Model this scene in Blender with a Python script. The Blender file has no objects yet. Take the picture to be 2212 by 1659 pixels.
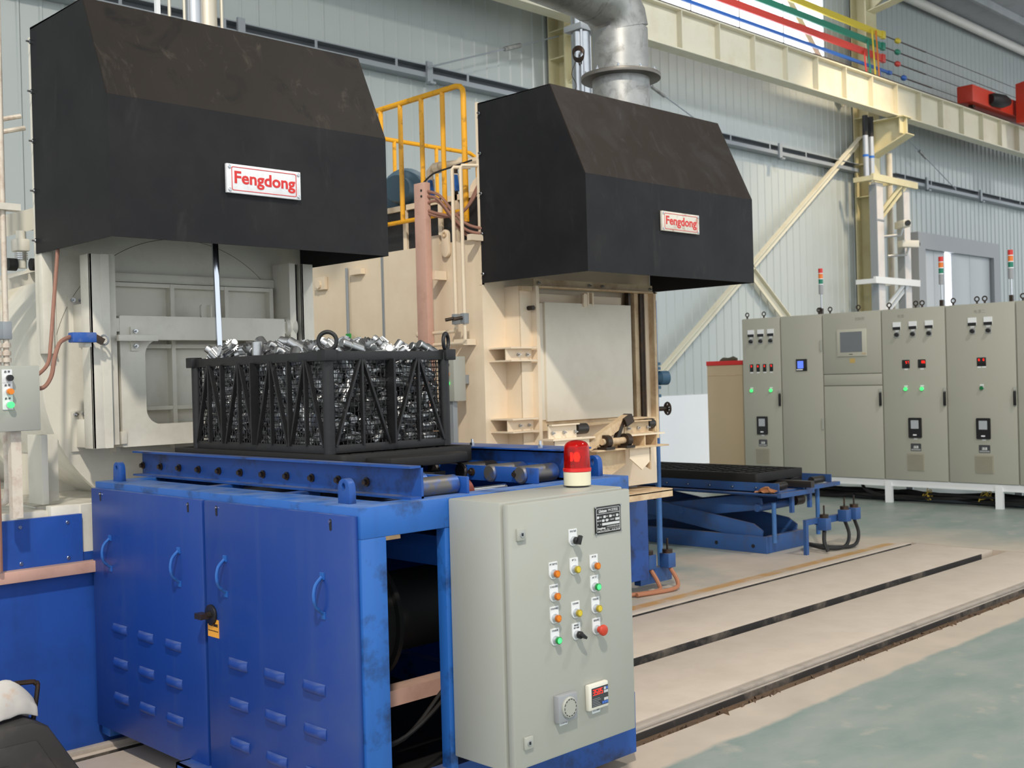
import bpy, bmesh, math, random
from mathutils import Vector, Matrix, Quaternion
random.seed(7)
S = bpy.context.scene
COL = S.collection
PI = math.pi

# ------------------------------------------------------------------ camera
cd = bpy.data.cameras.new('camera')
cam = bpy.data.objects.new('camera', cd)
COL.objects.link(cam)
cd.sensor_width = 36.0
cd.lens = 2455.75 / 2212 * 36
cd.clip_start = 0.05
cd.clip_end = 300
def cam_axes(yaw, pitch, roll):
    f = Vector((math.sin(yaw) * math.cos(pitch), math.cos(yaw) * math.cos(pitch), math.sin(pitch)))
    r = f.cross(Vector((0, 0, 1))).normalized()
    u = r.cross(f)
    r2 = math.cos(roll) * r + math.sin(roll) * u
    u2 = -math.sin(roll) * r + math.cos(roll) * u
    return r2, u2, f
r_, u_, f_ = cam_axes(0.778361191, -0.00388812397, -0.0266999149)
cam.matrix_world = Matrix(((r_.x, u_.x, -f_.x, 0), (r_.y, u_.y, -f_.y, 0), (r_.z, u_.z, -f_.z, 1.62), (0, 0, 0, 1)))
cd.dof.use_dof = True
cd.dof.focus_distance = 4.7
cd.dof.aperture_fstop = 6.3
S.camera = cam

# ------------------------------------------------------------------ world, lamps, exposure
w = bpy.data.worlds.new('overcast'); S.world = w
w.use_nodes = True
bg = w.node_tree.nodes['Background']
bg.inputs[0].default_value = (0.90, 0.96, 1.0, 1)
bg.inputs[1].default_value = 1.30
def lamp(name, loc, power, col, size=0.5, target=None, shape='DISK'):
    l = bpy.data.lights.new(name, 'AREA'); l.shape = shape; l.size = size
    l.energy = power; l.color = col
    o = bpy.data.objects.new(name, l); COL.objects.link(o); o.location = loc
    d = Vector(target) - Vector(loc) if target else Vector((0, 0, -1))
    o.rotation_euler = d.to_track_quat('-Z', 'Y').to_euler()
    return o
# high-bay lamps of the hall, plus spots added to brighten wall and beam
def spot(name, loc, target, power, col, angle, radius=0.3):
    l = bpy.data.lights.new(name, 'SPOT'); l.energy = power; l.color = col
    l.spot_size = math.radians(angle); l.spot_blend = 0.7; l.shadow_soft_size = radius
    o = bpy.data.objects.new(name, l); COL.objects.link(o); o.location = loc
    o.rotation_euler = (Vector(target) - Vector(loc)).to_track_quat('-Z', 'Y').to_euler()
    return o
spot('overhead_spot', (-2.8, -3.0, 11.3), (3.6, 4.2, 0.6), 5000, (1.0, 0.92, 0.80), 84, 0.32)
spot('overhead_spot', (9.5, -1.0, 10.8), (10.0, 4.0, 0.0), 1800, (1.0, 0.95, 0.88), 110, 0.35)
spot('overhead_spot', (15.0, 4.5, 10.2), (16.5, 12.3, 3.0), 1000, (0.98, 0.98, 1.0), 84, 0.35)  # added spot that brightens the middle of the back wall
spot('overhead_spot', (20.5, 7.5, 10.0), (21.6, 12.3, 3.6), 1500, (1.0, 0.80, 0.55), 66, 0.3)
spot('overhead_spot', (28.0, 3.5, 10.2), (28.5, 11.5, 1.0), 700, (1.0, 0.97, 0.92), 105, 0.35)  # added spot that brightens wall and beam at the far right
S.view_settings.view_transform = 'Standard'
S.view_settings.look = 'None'
S.view_settings.gamma = 1.0
S.view_settings.use_curve_mapping = False
S.view_settings.exposure = 0.15

# ------------------------------------------------------------------ materials
def lin(c):
    out = []
    for v in c:
        v = v / 255.0
        out.append(v / 12.92 if v <= 0.04045 else ((v + 0.055) / 1.055) ** 2.4)
    return (*out, 1.0)
MATS = {}
def paint(name, rgb, rough=0.5, metal=0.0, var=0.10, scale=2.5, dirt=None, amt=0.5, dscale=5.0, sharp=0.12,
          streak=0.0, bump=0.0, bscale=60.0, spec=0.5, dust=None, dustamt=0.6, distort=0.0, scuff=None, scuffamt=0.5):
    """Procedural painted surface: slow tone variation, patchy dirt, vertical streaks, settled dust, fine relief."""
    if name in MATS: return MATS[name]
    m = bpy.data.materials.new(name); m.use_nodes = True
    nt = m.node_tree; N = nt.nodes; L = nt.links
    b = N['Principled BSDF']
    b.inputs['Roughness'].default_value = rough
    b.inputs['Metallic'].default_value = metal
    b.inputs['Specular IOR Level'].default_value = spec
    tc = N.new('ShaderNodeTexCoord')
    n1 = N.new('ShaderNodeTexNoise'); n1.inputs['Scale'].default_value = scale; n1.inputs['Detail'].default_value = 6
    L.new(tc.outputs['Object'], n1.inputs['Vector'])
    c = lin(rgb)
    mix = N.new('ShaderNodeMix'); mix.data_type = 'RGBA'
    L.new(n1.outputs['Fac'], mix.inputs[0])
    mix.inputs[6].default_value = (c[0] * (1 - var), c[1] * (1 - var), c[2] * (1 - var), 1)
    mix.inputs[7].default_value = (min(1, c[0] * (1 + var)), min(1, c[1] * (1 + var)), min(1, c[2] * (1 + var)), 1)
    col = mix.outputs[2]
    def over(col, fac, rgb2):
        x = N.new('ShaderNodeMix'); x.data_type = 'RGBA'
        L.new(fac, x.inputs[0]); L.new(col, x.inputs[6]); x.inputs[7].default_value = lin(rgb2)
        return x.outputs[2]
    def ramp(src, lo, hi, top):
        r = N.new('ShaderNodeMapRange'); r.inputs[1].default_value = lo; r.inputs[2].default_value = hi
        r.inputs[3].default_value = 0; r.inputs[4].default_value = top
        L.new(src, r.inputs[0]); return r.outputs[0]
    if dirt:
        n2 = N.new('ShaderNodeTexNoise'); n2.inputs['Scale'].default_value = dscale; n2.inputs['Detail'].default_value = 9
        n2.inputs['Roughness'].default_value = 0.65; n2.inputs['Distortion'].default_value = distort
        L.new(tc.outputs['Object'], n2.inputs['Vector'])
        col = over(col, ramp(n2.outputs['Fac'], 0.60 - sharp, 0.60 + sharp, amt), dirt)
        if streak:
            mp = N.new('ShaderNodeMapping'); mp.inputs['Scale'].default_value = (14, 14, 0.7)
            L.new(tc.outputs['Object'], mp.inputs['Vector'])
            n3 = N.new('ShaderNodeTexNoise'); n3.inputs['Scale'].default_value = 1.0; n3.inputs['Detail'].default_value = 5
            L.new(mp.outputs[0], n3.inputs['Vector'])
            col = over(col, ramp(n3.outputs['Fac'], 0.52, 0.75, streak), dirt)
    if scuff:
        mp2 = N.new('ShaderNodeMapping'); mp2.inputs['Scale'].default_value = (9, 9, 2.6); mp2.inputs['Rotation'].default_value = (0, 0.5, 0)
        L.new(tc.outputs['Object'], mp2.inputs['Vector'])
        n6 = N.new('ShaderNodeTexNoise'); n6.inputs['Scale'].default_value = 1.0; n6.inputs['Detail'].default_value = 9; n6.inputs['Roughness'].default_value = 0.7
        n6.inputs['Distortion'].default_value = 0.8
        L.new(mp2.outputs[0], n6.inputs['Vector'])
        col = over(col, ramp(n6.outputs['Fac'], 0.58, 0.78, scuffamt), scuff)
    if dust:
        ge = N.new('ShaderNodeNewGeometry'); sx = N.new('ShaderNodeSeparateXYZ')
        L.new(ge.outputs['Normal'], sx.inputs[0])
        n4 = N.new('ShaderNodeTexNoise'); n4.inputs['Scale'].default_value = 9; n4.inputs['Detail'].default_value = 6
        L.new(tc.outputs['Object'], n4.inputs['Vector'])
        mu = N.new('ShaderNodeMath'); mu.operation = 'MULTIPLY'
        L.new(ramp(sx.outputs['Z'], 0.6, 0.98, dustamt), mu.inputs[0]); L.new(ramp(n4.outputs['Fac'], 0.3, 0.62, 1.0), mu.inputs[1])
        col = over(col, mu.outputs[0], dust)
    L.new(col, b.inputs['Base Color'])
    if bump:
        n5 = N.new('ShaderNodeTexNoise'); n5.inputs['Scale'].default_value = bscale; n5.inputs['Detail'].default_value = 4
        L.new(tc.outputs['Object'], n5.inputs['Vector'])
        bp = N.new('ShaderNodeBump'); bp.inputs['Strength'].default_value = bump; bp.inputs['Distance'].default_value = 0.01
        L.new(n5.outputs['Fac'], bp.inputs['Height']); L.new(bp.outputs[0], b.inputs['Normal'])
    MATS[name] = m
    return m
def glow(name, rgb, strength):
    if name in MATS: return MATS[name]
    m = bpy.data.materials.new(name); m.use_nodes = True
    b = m.node_tree.nodes['Principled BSDF']
    b.inputs['Base Color'].default_value = lin(rgb); b.inputs['Roughness'].default_value = 0.3
    b.inputs['Emission Color'].default_value = lin(rgb); b.inputs['Emission Strength'].default_value = strength
    MATS[name] = m
    return m

# ------------------------------------------------------------------ mesh helpers
class G:
    """Collects plain shapes given in metres of the hall and links them as ONE mesh object."""
    def __init__(s): s.v = []; s.f = []
    def add(s, vs, fs):
        o = len(s.v); s.v += [tuple(p) for p in vs]; s.f += [tuple(i + o for i in f) for f in fs]; return s
    def box(s, x0, x1, y0, y1, z0, z1):
        vs = [(x, y, z) for x in (x0, x1) for y in (y0, y1) for z in (z0, z1)]
        return s.add(vs, [(0, 1, 3, 2), (4, 6, 7, 5), (0, 4, 5, 1), (2, 3, 7, 6), (0, 2, 6, 4), (1, 5, 7, 3)])
    def bar(s, p, q, a, b, up=(0, 0, 1)):
        p = Vector(p); q = Vector(q); d = (q - p).normalized(); u = Vector(up)
        if abs(d.dot(u)) > 0.98: u = Vector((0, 1, 0))
        x = d.cross(u).normalized(); y = x.cross(d)
        vs = [c + x * (i * a / 2) + y * (j * b / 2) for c in (p, q) for i, j in ((-1, -1), (1, -1), (1, 1), (-1, 1))]
        return s.add(vs, [(3, 2, 1, 0), (4, 5, 6, 7), (0, 1, 5, 4), (1, 2, 6, 5), (2, 3, 7, 6), (3, 0, 4, 7)])
    def cyl(s, p, q, r, n=16, r2=None):
        return s.lathe(p, q, [(0, r), (1, r if r2 is None else r2)], n)
    def lathe(s, p, q, prof, n=16):
        """prof: (t along p..q, radius); ends are closed."""
        p = Vector(p); q = Vector(q); d = (q - p).normalized()
        x = d.orthogonal().normalized(); y = d.cross(x); vs = []
        for t, r in prof:
            for k in range(n):
                a = 2 * PI * k / n
                vs.append(p.lerp(q, t) + (x * math.cos(a) + y * math.sin(a)) * r)
        fs = []
        for i in range(len(prof) - 1):
            for k in range(n):
                k2 = (k + 1) % n
                fs.append((i * n + k, i * n + k2, (i + 1) * n + k2, (i + 1) * n + k))
        fs.append(tuple(range(n))[::-1]); fs.append(tuple(range((len(prof) - 1) * n, len(prof) * n)))
        return s.add(vs, fs)
    def tube(s, pts, r, n=8, smooth=0):
        P = [Vector(p) for p in pts]
        if smooth:
            Q = []
            for i in range(len(P) - 1):
                a = P[max(i - 1, 0)]; b = P[i]; c = P[i + 1]; d = P[min(i + 2, len(P) - 1)]
                for k in range(smooth):
                    t = k / smooth
                    Q.append(0.5 * ((2 * b) + (c - a) * t + (2 * a - 5 * b + 4 * c - d) * t * t + (3 * b - a - 3 * c + d) * t ** 3))
            Q.append(P[-1]); P = Q
        d0 = (P[1] - P[0]).normalized(); x = d0.orthogonal().normalized(); vs = []
        for i, p in enumerate(P):
            d = (P[min(i + 1, len(P) - 1)] - P[max(i - 1, 0)]).normalized()
            x = (x - d * x.dot(d)).normalized(); y = d.cross(x)
            for k in range(n):
                a = 2 * PI * k / n
                vs.append(p + (x * math.cos(a) + y * math.sin(a)) * r)
        fs = []
        for i in range(len(P) - 1):
            for k in range(n):
                k2 = (k + 1) % n
                fs.append((i * n + k, i * n + k2, (i + 1) * n + k2, (i + 1) * n + k))
        fs.append(tuple(range(n))[::-1]); fs.append(tuple(range((len(P) - 1) * n, len(P) * n)))
        return s.add(vs, fs)
    def ring(s, c, axis, R, r, n=28, m=10):
        c = Vector(c); d = Vector(axis).normalized(); x = d.orthogonal().normalized(); y = d.cross(x); vs = []; fs = []
        for i in range(n):
            a = 2 * PI * i / n; e = x * math.cos(a) + y * math.sin(a)
            for j in range(m):
                b = 2 * PI * j / m
                vs.append(c + e * (R + r * math.cos(b)) + d * (r * math.sin(b)))
        for i in range(n):
            for j in range(m):
                i2 = (i + 1) % n; j2 = (j + 1) % m
                fs.append((i * m + j, i2 * m + j, i2 * m + j2, i * m + j2))
        return s.add(vs, fs)
    def prism(s, poly, axis, a, b):
        """2-D outline pushed along an axis: 'x' outline (y,z), 'y' outline (x,z), 'z' outline (x,y)."""
        def P(u, v, t): return {'x': (t, u, v), 'y': (u, t, v), 'z': (u, v, t)}[axis]
        n = len(poly); vs = [P(u, v, a) for u, v in poly] + [P(u, v, b) for u, v in poly]
        fs = [tuple(range(n)), tuple(range(n, 2 * n))[::-1]] + [(i, n + i, n + (i + 1) % n, (i + 1) % n) for i in range(n)]
        return s.add(vs, fs)
    def frame(s, outer, inner, axis, a, b):
        """Plate with a hole; outer and inner are outlines of equal length."""
        def P(u, v, t): return {'x': (t, u, v), 'y': (u, t, v), 'z': (u, v, t)}[axis]
        n = len(outer); vs = []
        for t in (a, b): vs += [P(u, v, t) for u, v in outer] + [P(u, v, t) for u, v in inner]
        fs = []
        for i in range(n):
            j = (i + 1) % n
            fs += [(i, j, n + j, n + i), (2 * n + i, 3 * n + i, 3 * n + j, 2 * n + j), (i, 2 * n + i, 2 * n + j, j), (n + i, n + j, 3 * n + j, 3 * n + i)]
        return s.add(vs, fs)
    def mesh(s, name, off=(0, 0, 0), bev=0.0, seg=2, mat=None):
        me = bpy.data.meshes.new(name)
        ox, oy, oz = off
        me.from_pydata([(x - ox, y - oy, z - oz) for x, y, z in s.v], [], s.f)
        bm = bmesh.new(); bm.from_mesh(me)
        bmesh.ops.recalc_face_normals(bm, faces=bm.faces)
        if bev:
            es = [e for e in bm.edges if len(e.link_faces) == 2 and e.calc_face_angle(0) > 0.6]
            bmesh.ops.bevel(bm, geom=es, offset=bev, segments=seg, affect='EDGES', profile=0.5, clamp_overlap=True)
        for f in bm.faces: f.smooth = True
        bm.to_mesh(me); bm.free()
        me.set_sharp_from_angle(angle=0.6)
        if mat: me.materials.append(mat)
        return me
    def make(s, name, mat, parent=None, loc=None, bev=0.0, seg=2, **tags):
        off = root_loc(parent) if parent else (loc or (0, 0, 0))
        o = bpy.data.objects.new(name, s.mesh(name, off, bev, seg, mat))
        COL.objects.link(o)
        if parent: o.parent = parent
        else: o.location = off
        tag(o, **tags)
        return o
def root_loc(o):
    p = Vector((0, 0, 0))
    while o: p = p + o.location; o = o.parent
    return p
def tag(o, label=None, cat=None, group=None, kind=None):
    if label: o['label'] = label
    if cat: o['category'] = cat
    if group: o['group'] = group
    if kind: o['kind'] = kind
    return o
def thing(name, label, cat, loc=(0, 0, 0), group=None, kind=None):
    o = bpy.data.objects.new(name, None); COL.objects.link(o); o.location = loc
    o.empty_display_size = 0.1
    return tag(o, label, cat, group, kind)
def put(name, me, parent, loc, rot=(0, 0, 0), **tags):
    """An object showing a shared mesh; loc in metres of the hall."""
    o = bpy.data.objects.new(name, me); COL.objects.link(o)
    o.rotation_euler = rot
    if parent: o.parent = parent; o.location = Vector(loc) - root_loc(parent)
    else: o.location = loc
    tag(o, **tags)
    return o
def copy_tree(o, loc, parent=None):
    c = o.copy(); COL.objects.link(c)
    if parent: c.parent = parent
    else: c.location = loc
    for ch in [x for x in bpy.data.objects if x.parent == o]: copy_tree(ch, None, c)
    return c
FACE_Y = (PI / 2, 0, 0)           # text and discs that face -Y
FACE_X = (PI / 2, 0, -PI / 2)     # text and discs that face -X
def lettering(body, size, mat, parent, loc, rot, bold=0.0, width=None, shear=0.0, name='lettering', ext=0.0008):
    cu = bpy.data.curves.new(name, 'FONT'); cu.body = body; cu.size = size; cu.align_x = 'CENTER'; cu.align_y = 'CENTER'
    cu.offset = bold; cu.extrude = ext; cu.shear = shear; cu.resolution_u = 3
    t = bpy.data.objects.new(name, cu); COL.objects.link(t)
    dg = bpy.context.evaluated_depsgraph_get(); dg.update()
    me = bpy.data.meshes.new_from_object(t.evaluated_get(dg))
    bpy.data.objects.remove(t); bpy.data.curves.remove(cu)
    me.name = name; me.materials.clear(); me.materials.append(mat)
    if width:
        xs = [v.co.x for v in me.vertices]
        if xs:
            k = width / (max(xs) - min(xs)); mx = (max(xs) + min(xs)) / 2
            for v in me.vertices: v.co.x = (v.co.x - mx) * k
    return put(name, me, parent, loc, rot)
def disc_mesh(name, r, h, n, mat, prof=None):
    """Round piece standing on the local XY plane along +Z."""
    g = G(); g.lathe((0, 0, 0), (0, 0, h), prof or [(0, r), (0.8, r), (1, r * 0.85)], n)
    return g.mesh(name, mat=mat)
def rounded(x0, x1, z0, z1, r, k=5):
    pts = []
    for cx, cz, a0 in ((x1 - r, z1 - r, 0), (x0 + r, z1 - r, PI / 2), (x0 + r, z0 + r, PI), (x1 - r, z0 + r, 1.5 * PI)):
        for i in range(k + 1):
            a = a0 + PI / 2 * i / k
            pts.append((cx + r * math.cos(a), cz + r * math.sin(a)))
    return pts

# ------------------------------------------------------------------ palette
BLUEDOOR = paint('shaded blue door enamel', (19, 59, 138), 0.4, var=0.12, scale=1.7, dirt=(64, 86, 134), amt=0.4, dscale=1.6, sharp=0.10, streak=0.18, bump=0.02, dust=(150, 160, 170), dustamt=0.35)  # cart blue made darker to carry the shade on the door side
BLUE = paint('blue enamel', (38, 98, 178), 0.42, var=0.10, scale=1.7, dirt=(24, 40, 70), amt=0.75, dscale=6.5, sharp=0.07, streak=0.12, bump=0.02, dust=(150, 160, 170), dustamt=0.35)
BLUED = paint('worn blue enamel', (26, 76, 152), 0.45, var=0.15, scale=3, dirt=(26, 28, 34), amt=0.8, dscale=6, sharp=0.08, bump=0.03, dust=(120, 118, 115), dustamt=0.55)
BLUEP = paint('blue sheet panel', (34, 78, 164), 0.42, var=0.08, scale=1.2, dirt=(26, 44, 88), amt=0.4, dscale=3, streak=0.2)
BLUET = paint('dull blue scissor paint', (44, 84, 142), 0.55, var=0.12, scale=3, dirt=(70, 64, 60), amt=0.5, dscale=6, bump=0.03, dust=(128, 112, 96), dustamt=0.6)
BLUEV = paint('teal blue valve paint', (58, 96, 124), 0.5, var=0.1)
HOOD = paint('black hood sheet', (28, 28, 31), 0.55, scuff=(74, 72, 70), scuffamt=0.25, spec=0.2, var=0.08, scale=1.5, dirt=(58, 57, 56), amt=0.3, dscale=3, sharp=0.2)
HOODR = paint('sooty brown hood sheet', (38, 33, 29), 0.6, spec=0.2, scuff=(92, 84, 75), scuffamt=0.6, var=0.25, scale=3, dirt=(22, 22, 23), amt=0.85, dscale=2.6, sharp=0.05, distort=1.6, streak=0.2)
HOODR2 = paint('rust tinted hood sheet', (42, 35, 30), 0.6, spec=0.2, scuff=(84, 84, 88), scuffamt=0.5, var=0.15, scale=2, dirt=(66, 66, 69), amt=0.4, dscale=3, sharp=0.14, distort=1.2)
CREAM1 = paint('grey cream furnace paint', (220, 216, 204), 0.5, var=0.05, scale=2, dirt=(150, 140, 120), amt=0.3, dscale=4, streak=0.06, dust=(150, 140, 125), dustamt=0.4)
CREAM2 = paint('warm cream furnace paint', (240, 222, 196), 0.5, var=0.05, scale=2, dirt=(190, 160, 124), amt=0.25, dscale=3, sharp=0.2, streak=0.05, dust=(160, 140, 115), dustamt=0.3)
RUSTY = paint('rust stained cream paint', (216, 192, 156), 0.6, var=0.10, scale=5, dirt=(138, 86, 44), amt=0.75, dscale=5, sharp=0.16, distort=0.5, bump=0.04)
DOORC = paint('pale door paint', (230, 221, 204), 0.45, var=0.03, scale=2, dirt=(170, 150, 125), amt=0.2, dscale=3)
BOXC = paint('light grey box enamel', (167, 168, 160), 0.42, var=0.02, scale=2, dirt=(160, 156, 142), amt=0.2, dscale=3, bump=0.03, bscale=300)
CABC = paint('grey cabinet enamel', (168, 167, 155), 0.45, var=0.02, scale=2, bump=0.02, bscale=200)
CABB = paint('beige cabinet enamel', (188, 168, 138), 0.5, var=0.05, scale=2)
WALLM = paint('pale wall sheet', (178, 185, 184), 0.27, var=0.03, scale=1)
MASON = paint('white masonry', (236, 239, 243), 0.8, var=0.03, scale=2, bump=0.05)
ROOF = paint('grey roof sheet', (168, 172, 174), 0.6, var=0.08, scale=2, dirt=(110, 114, 116), amt=0.4, dscale=2)
BEAM = paint('ivory steel paint', (222, 216, 194), 0.5, var=0.05, scale=1.5, dirt=(190, 170, 130), amt=0.3, dscale=2)
COLM = paint('cream column paint', (214, 206, 168), 0.5, var=0.06, scale=1.5, dirt=(176, 150, 100), amt=0.3, dscale=2)
GALV = paint('galvanised sheet', (164, 164, 162), 0.42, metal=0.7, var=0.25, scale=12, dirt=(88, 82, 74), amt=0.6, dscale=9, sharp=0.10, distort=.6)
GALVR = paint('galvanised tray', (146, 152, 158), 0.45, metal=0.15, var=0.08)
STEEL = paint('bright steel', (190, 192, 196), 0.22, metal=1.0, var=0.1, scale=20)
PINION = paint('machined steel', (186, 187, 188), 0.36, metal=1.0, var=0.15, scale=30, dirt=(70, 72, 74), amt=0.4, dscale=25)
CHROME = paint('chrome rod', (205, 210, 220), 0.1, metal=1.0, var=0.02)
DARK = paint('blackened basket steel', (33, 33, 35), 0.5, metal=0.2, var=0.15, scale=8, dirt=(62, 60, 58), amt=0.3, dscale=9, bump=0.06, bscale=90)
CAST = paint('sooty cast iron', (29, 28, 28), 0.65, metal=0.2, var=0.2, scale=9, bump=0.1, bscale=70)
BLACK = paint('black plastic', (26, 26, 28), 0.4, var=0.05)
RUBBER = paint('black rubber', (24, 24, 25), 0.6, var=0.1)
GREASE = paint('greasy iron', (58, 50, 44), 0.4, metal=0.5, var=0.3, scale=14, dirt=(110, 74, 46), amt=0.5, dscale=12)
ROLL = paint('worn roller steel', (112, 108, 104), 0.45, metal=0.6, var=0.15, scale=9, dirt=(52, 98, 172), amt=0.8, dscale=8, sharp=0.05)
ROLLD = paint('dark roller steel', (70, 66, 64), 0.4, metal=0.7, var=0.2, scale=9)
YEL = paint('yellow rail paint', (240, 172, 24), 0.4, var=0.06, scale=3, dirt=(120, 80, 20), amt=0.5, dscale=14, sharp=0.05)
PINK = paint('dusty pink primer', (206, 164, 148), 0.6, var=0.06, scale=3, dirt=(150, 104, 84), amt=0.3, dscale=8, dust=(160, 145, 130))
HOSE = paint('brown braided hose', (150, 108, 92), 0.65, var=0.12, scale=30, bump=0.1, bscale=200)
COPPER = paint('orange brown hose', (168, 112, 82), 0.6, var=0.1, scale=20)
WHITE = paint('white label', (228, 230, 232), 0.45, var=0.01)
RED = paint('red paint', (206, 40, 36), 0.4, var=0.05)
REDCR = paint('crane red paint', (208, 62, 40), 0.4, var=0.08, scale=2)
INK = paint('black ink', (28, 28, 32), 0.5, var=0.0)
GREYP = paint('grey plastic', (150, 152, 156), 0.45, var=0.02)
ORANGE = paint('amber button lens', (226, 128, 24), 0.25, var=0.02)
YELB = paint('yellow button lens', (214, 190, 56), 0.25, var=0.02)
ESTOP = paint('red mushroom plastic', (196, 62, 40), 0.35, var=0.03)
GREENL = glow('lit green lens', (70, 255, 120), 0.9)
GREEND = paint('unlit green lens', (20, 110, 62), 0.3)
GREENR = paint('green lens rim', (24, 130, 60), 0.3)
LED = glow('red led segments', (255, 40, 20), 1.6)
ALU = paint('brushed aluminium', (196, 198, 202), 0.35, metal=0.8, var=0.06, scale=12)
# ================================================================== SETTING
def floor_mat():
    m = bpy.data.materials.new('painted factory floor'); m.use_nodes = True
    nt = m.node_tree; N = nt.nodes; L = nt.links; b = N['Principled BSDF']; b.inputs['Roughness'].default_value = 0.42
    tc = N.new('ShaderNodeTexCoord'); sp = N.new('ShaderNodeSeparateXYZ'); L.new(tc.outputs['Object'], sp.inputs[0])
    def noise(sc, det, vec=None, rough=0.55):
        n = N.new('ShaderNodeTexNoise'); n.inputs['Scale'].default_value = sc; n.inputs['Detail'].default_value = det
        n.inputs['Roughness'].default_value = rough
        L.new(vec or tc.outputs['Object'], n.inputs['Vector']); return n.outputs['Fac']
    def mr(src, a, b2, c, d):
        r = N.new('ShaderNodeMapRange'); r.inputs[1].default_value = a; r.inputs[2].default_value = b2; r.inputs[3].default_value = c; r.inputs[4].default_value = d
        L.new(src, r.inputs[0]); return r.outputs[0]
    def mth(op, a, b2):
        x = N.new('ShaderNodeMath'); x.operation = op
        for i, q in enumerate((a, b2)):
            if isinstance(q, (int, float)): x.inputs[i].default_value = q
            else: L.new(q, x.inputs[i])
        return x.outputs[0]
    def mix(f, a, b2):
        x = N.new('ShaderNodeMix'); x.data_type = 'RGBA'; L.new(f, x.inputs[0])
        for i, q in ((6, a), (7, b2)):
            if isinstance(q, tuple): x.inputs[i].default_value = lin(q)
            else: L.new(q, x.inputs[i])
        return x.outputs[2]
    mp = N.new('ShaderNodeMapping'); mp.inputs['Scale'].default_value = (1.2, 2.2, 1); mp.inputs['Rotation'].default_value = (0, 0, 0.5)
    L.new(tc.outputs['Object'], mp.inputs[0])
    g = mix(mr(noise(1.6, 9, mp.outputs[0], 0.62), 0.34, 0.66, 0, 1), (126, 143, 138), (152, 158, 153))
    g = mix(mr(noise(5, 8), 0.60, 0.72, 0, 0.5), g, (186, 176, 164))
    # dusty concrete along the track: follows the wheel dirt, not the light
    w1 = mth('ADD', sp.outputs['Y'], mr(noise(4.0, 9), 0.3, 0.7, -0.015, 0.015))
    near = mr(w1, 2.915, 2.945, 0, 1)
    w2 = mth('ADD', sp.outputs['Y'], mr(noise(0.9, 8), 0.3, 0.7, -1.2, 1.2))
    far = mr(w2, 5.2, 6.6, 1, 0.0)
    w3 = mth('ADD', sp.outputs['X'], mr(noise(1.3, 8), 0.3, 0.7, -0.3, 0.3))
    endx = mr(w3, 10.0, 11.2, 1, 0)
    dust = mth('MULTIPLY', mth('MULTIPLY', near, far), endx)
    d = mix(mr(noise(3, 9), 0.3, 0.7, 0, 1), (200, 186, 170), (184, 171, 157))
    c = mix(dust, g, d)
    # rust-yellow edge angle of the far slot
    yb = mth('MULTIPLY', mr(sp.outputs['Y'], 5.03, 5.05, 0, 1), mr(sp.outputs['Y'], 5.12, 5.15, 1, 0))
    yb = mth('MULTIPLY', yb, mr(sp.outputs['X'], 9.9, 9.95, 1, 0))
    yb = mth('MULTIPLY', yb, mr(noise(6, 9), 0.30, 0.5, 0.25, 0.9))
    c = mix(yb, c, (186, 140, 74))
    L.new(c, b.inputs['Base Color'])
    bp = N.new('ShaderNodeBump'); bp.inputs['Strength'].default_value = 0.12; bp.inputs['Distance'].default_value = 0.01
    L.new(noise(22, 8), bp.inputs['Height']); L.new(bp.outputs[0], b.inputs['Normal'])
    return m
FLOOR = floor_mat()
CONC = paint('dusty concrete slab', (202, 188, 174), 0.75, var=0.08, scale=2, dirt=(170, 156, 140), amt=0.5, dscale=4, sharp=0.2, bump=0.08, bscale=40)
DIRTM = paint('dirt in the track slot', (104, 82, 62), 0.9, var=0.3, scale=9, dirt=(52, 44, 38), amt=0.7, dscale=8, bump=0.4, bscale=30)
RAILM = paint('dusty rail steel', (72, 70, 70), 0.5, metal=0.3, var=0.15, scale=6, dirt=(84, 82, 84), amt=0.5, dscale=10)

X0, X1, XE = -9.0, 41.0, 10.06
g = G()
g.box(X0, X1, -14, 3.18, -0.2, 0); g.box(X0, X1, 5.03, 12.3, -0.2, 0); g.box(XE, X1, 3.18, 5.03, -0.2, 0)
g.box(X0, XE, 3.18, 5.03, -0.2, -0.09)
fl = g.make('floor', FLOOR, kind='structure')
for a, b in ((3.418, 4.075), (4.20, 4.905), (4.955, 5.03)):
    G().box(X0, XE - 0.002, a, b, -0.09, -0.001).make('concrete_slab', CONC, fl, bev=0.006)
RAILT = paint('dust covered rail head', (176, 165, 154), 0.6, var=0.12, scale=5, dirt=(110, 104, 100), amt=0.5, dscale=7)
g = G(); g.box(X0, 10.9, 3.362, 3.405, -0.03, -0.004); g.box(X0, 10.9, 3.335, 3.352, -0.05, -0.016); g.make('rail', RAILT, fl, bev=0.003)
G().box(X0, 10.9, 3.32, 3.418, -0.09, -0.05).make('rail', RAILM, fl)
SLOT = paint('dark slot lining', (50, 47, 46), 0.8, var=0.3, scale=5, dirt=(140, 128, 116), amt=0.7, dscale=3.5, sharp=0.09)
G().box(X0, XE - .25, 4.075, 4.20, -0.09, -0.072).make('slot_dirt', SLOT, fl); G().box(X0, XE - .02, 4.905, 4.955, -0.09, -0.07).make('slot_dirt', SLOT, fl)
G().box(X0, XE - .25, 4.194, 4.2005, -.09, -.006).make('slot_wall_strip', SLOT, fl); G().box(X0, XE - .02, 4.949, 4.9555, -.09, -.006).make('slot_wall_strip', SLOT, fl)  # thin dark strips added on the far walls so the slots read dark
G().box(X0, 10.9, 3.326, 3.334, -.09, -.018).make('slot_wall_strip', SLOT, fl)
G().box(X0, XE - .002, 4.075, 4.10, -0.09, -0.012).make('slot_edge', CONC, fl, bev=.004)
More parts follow.
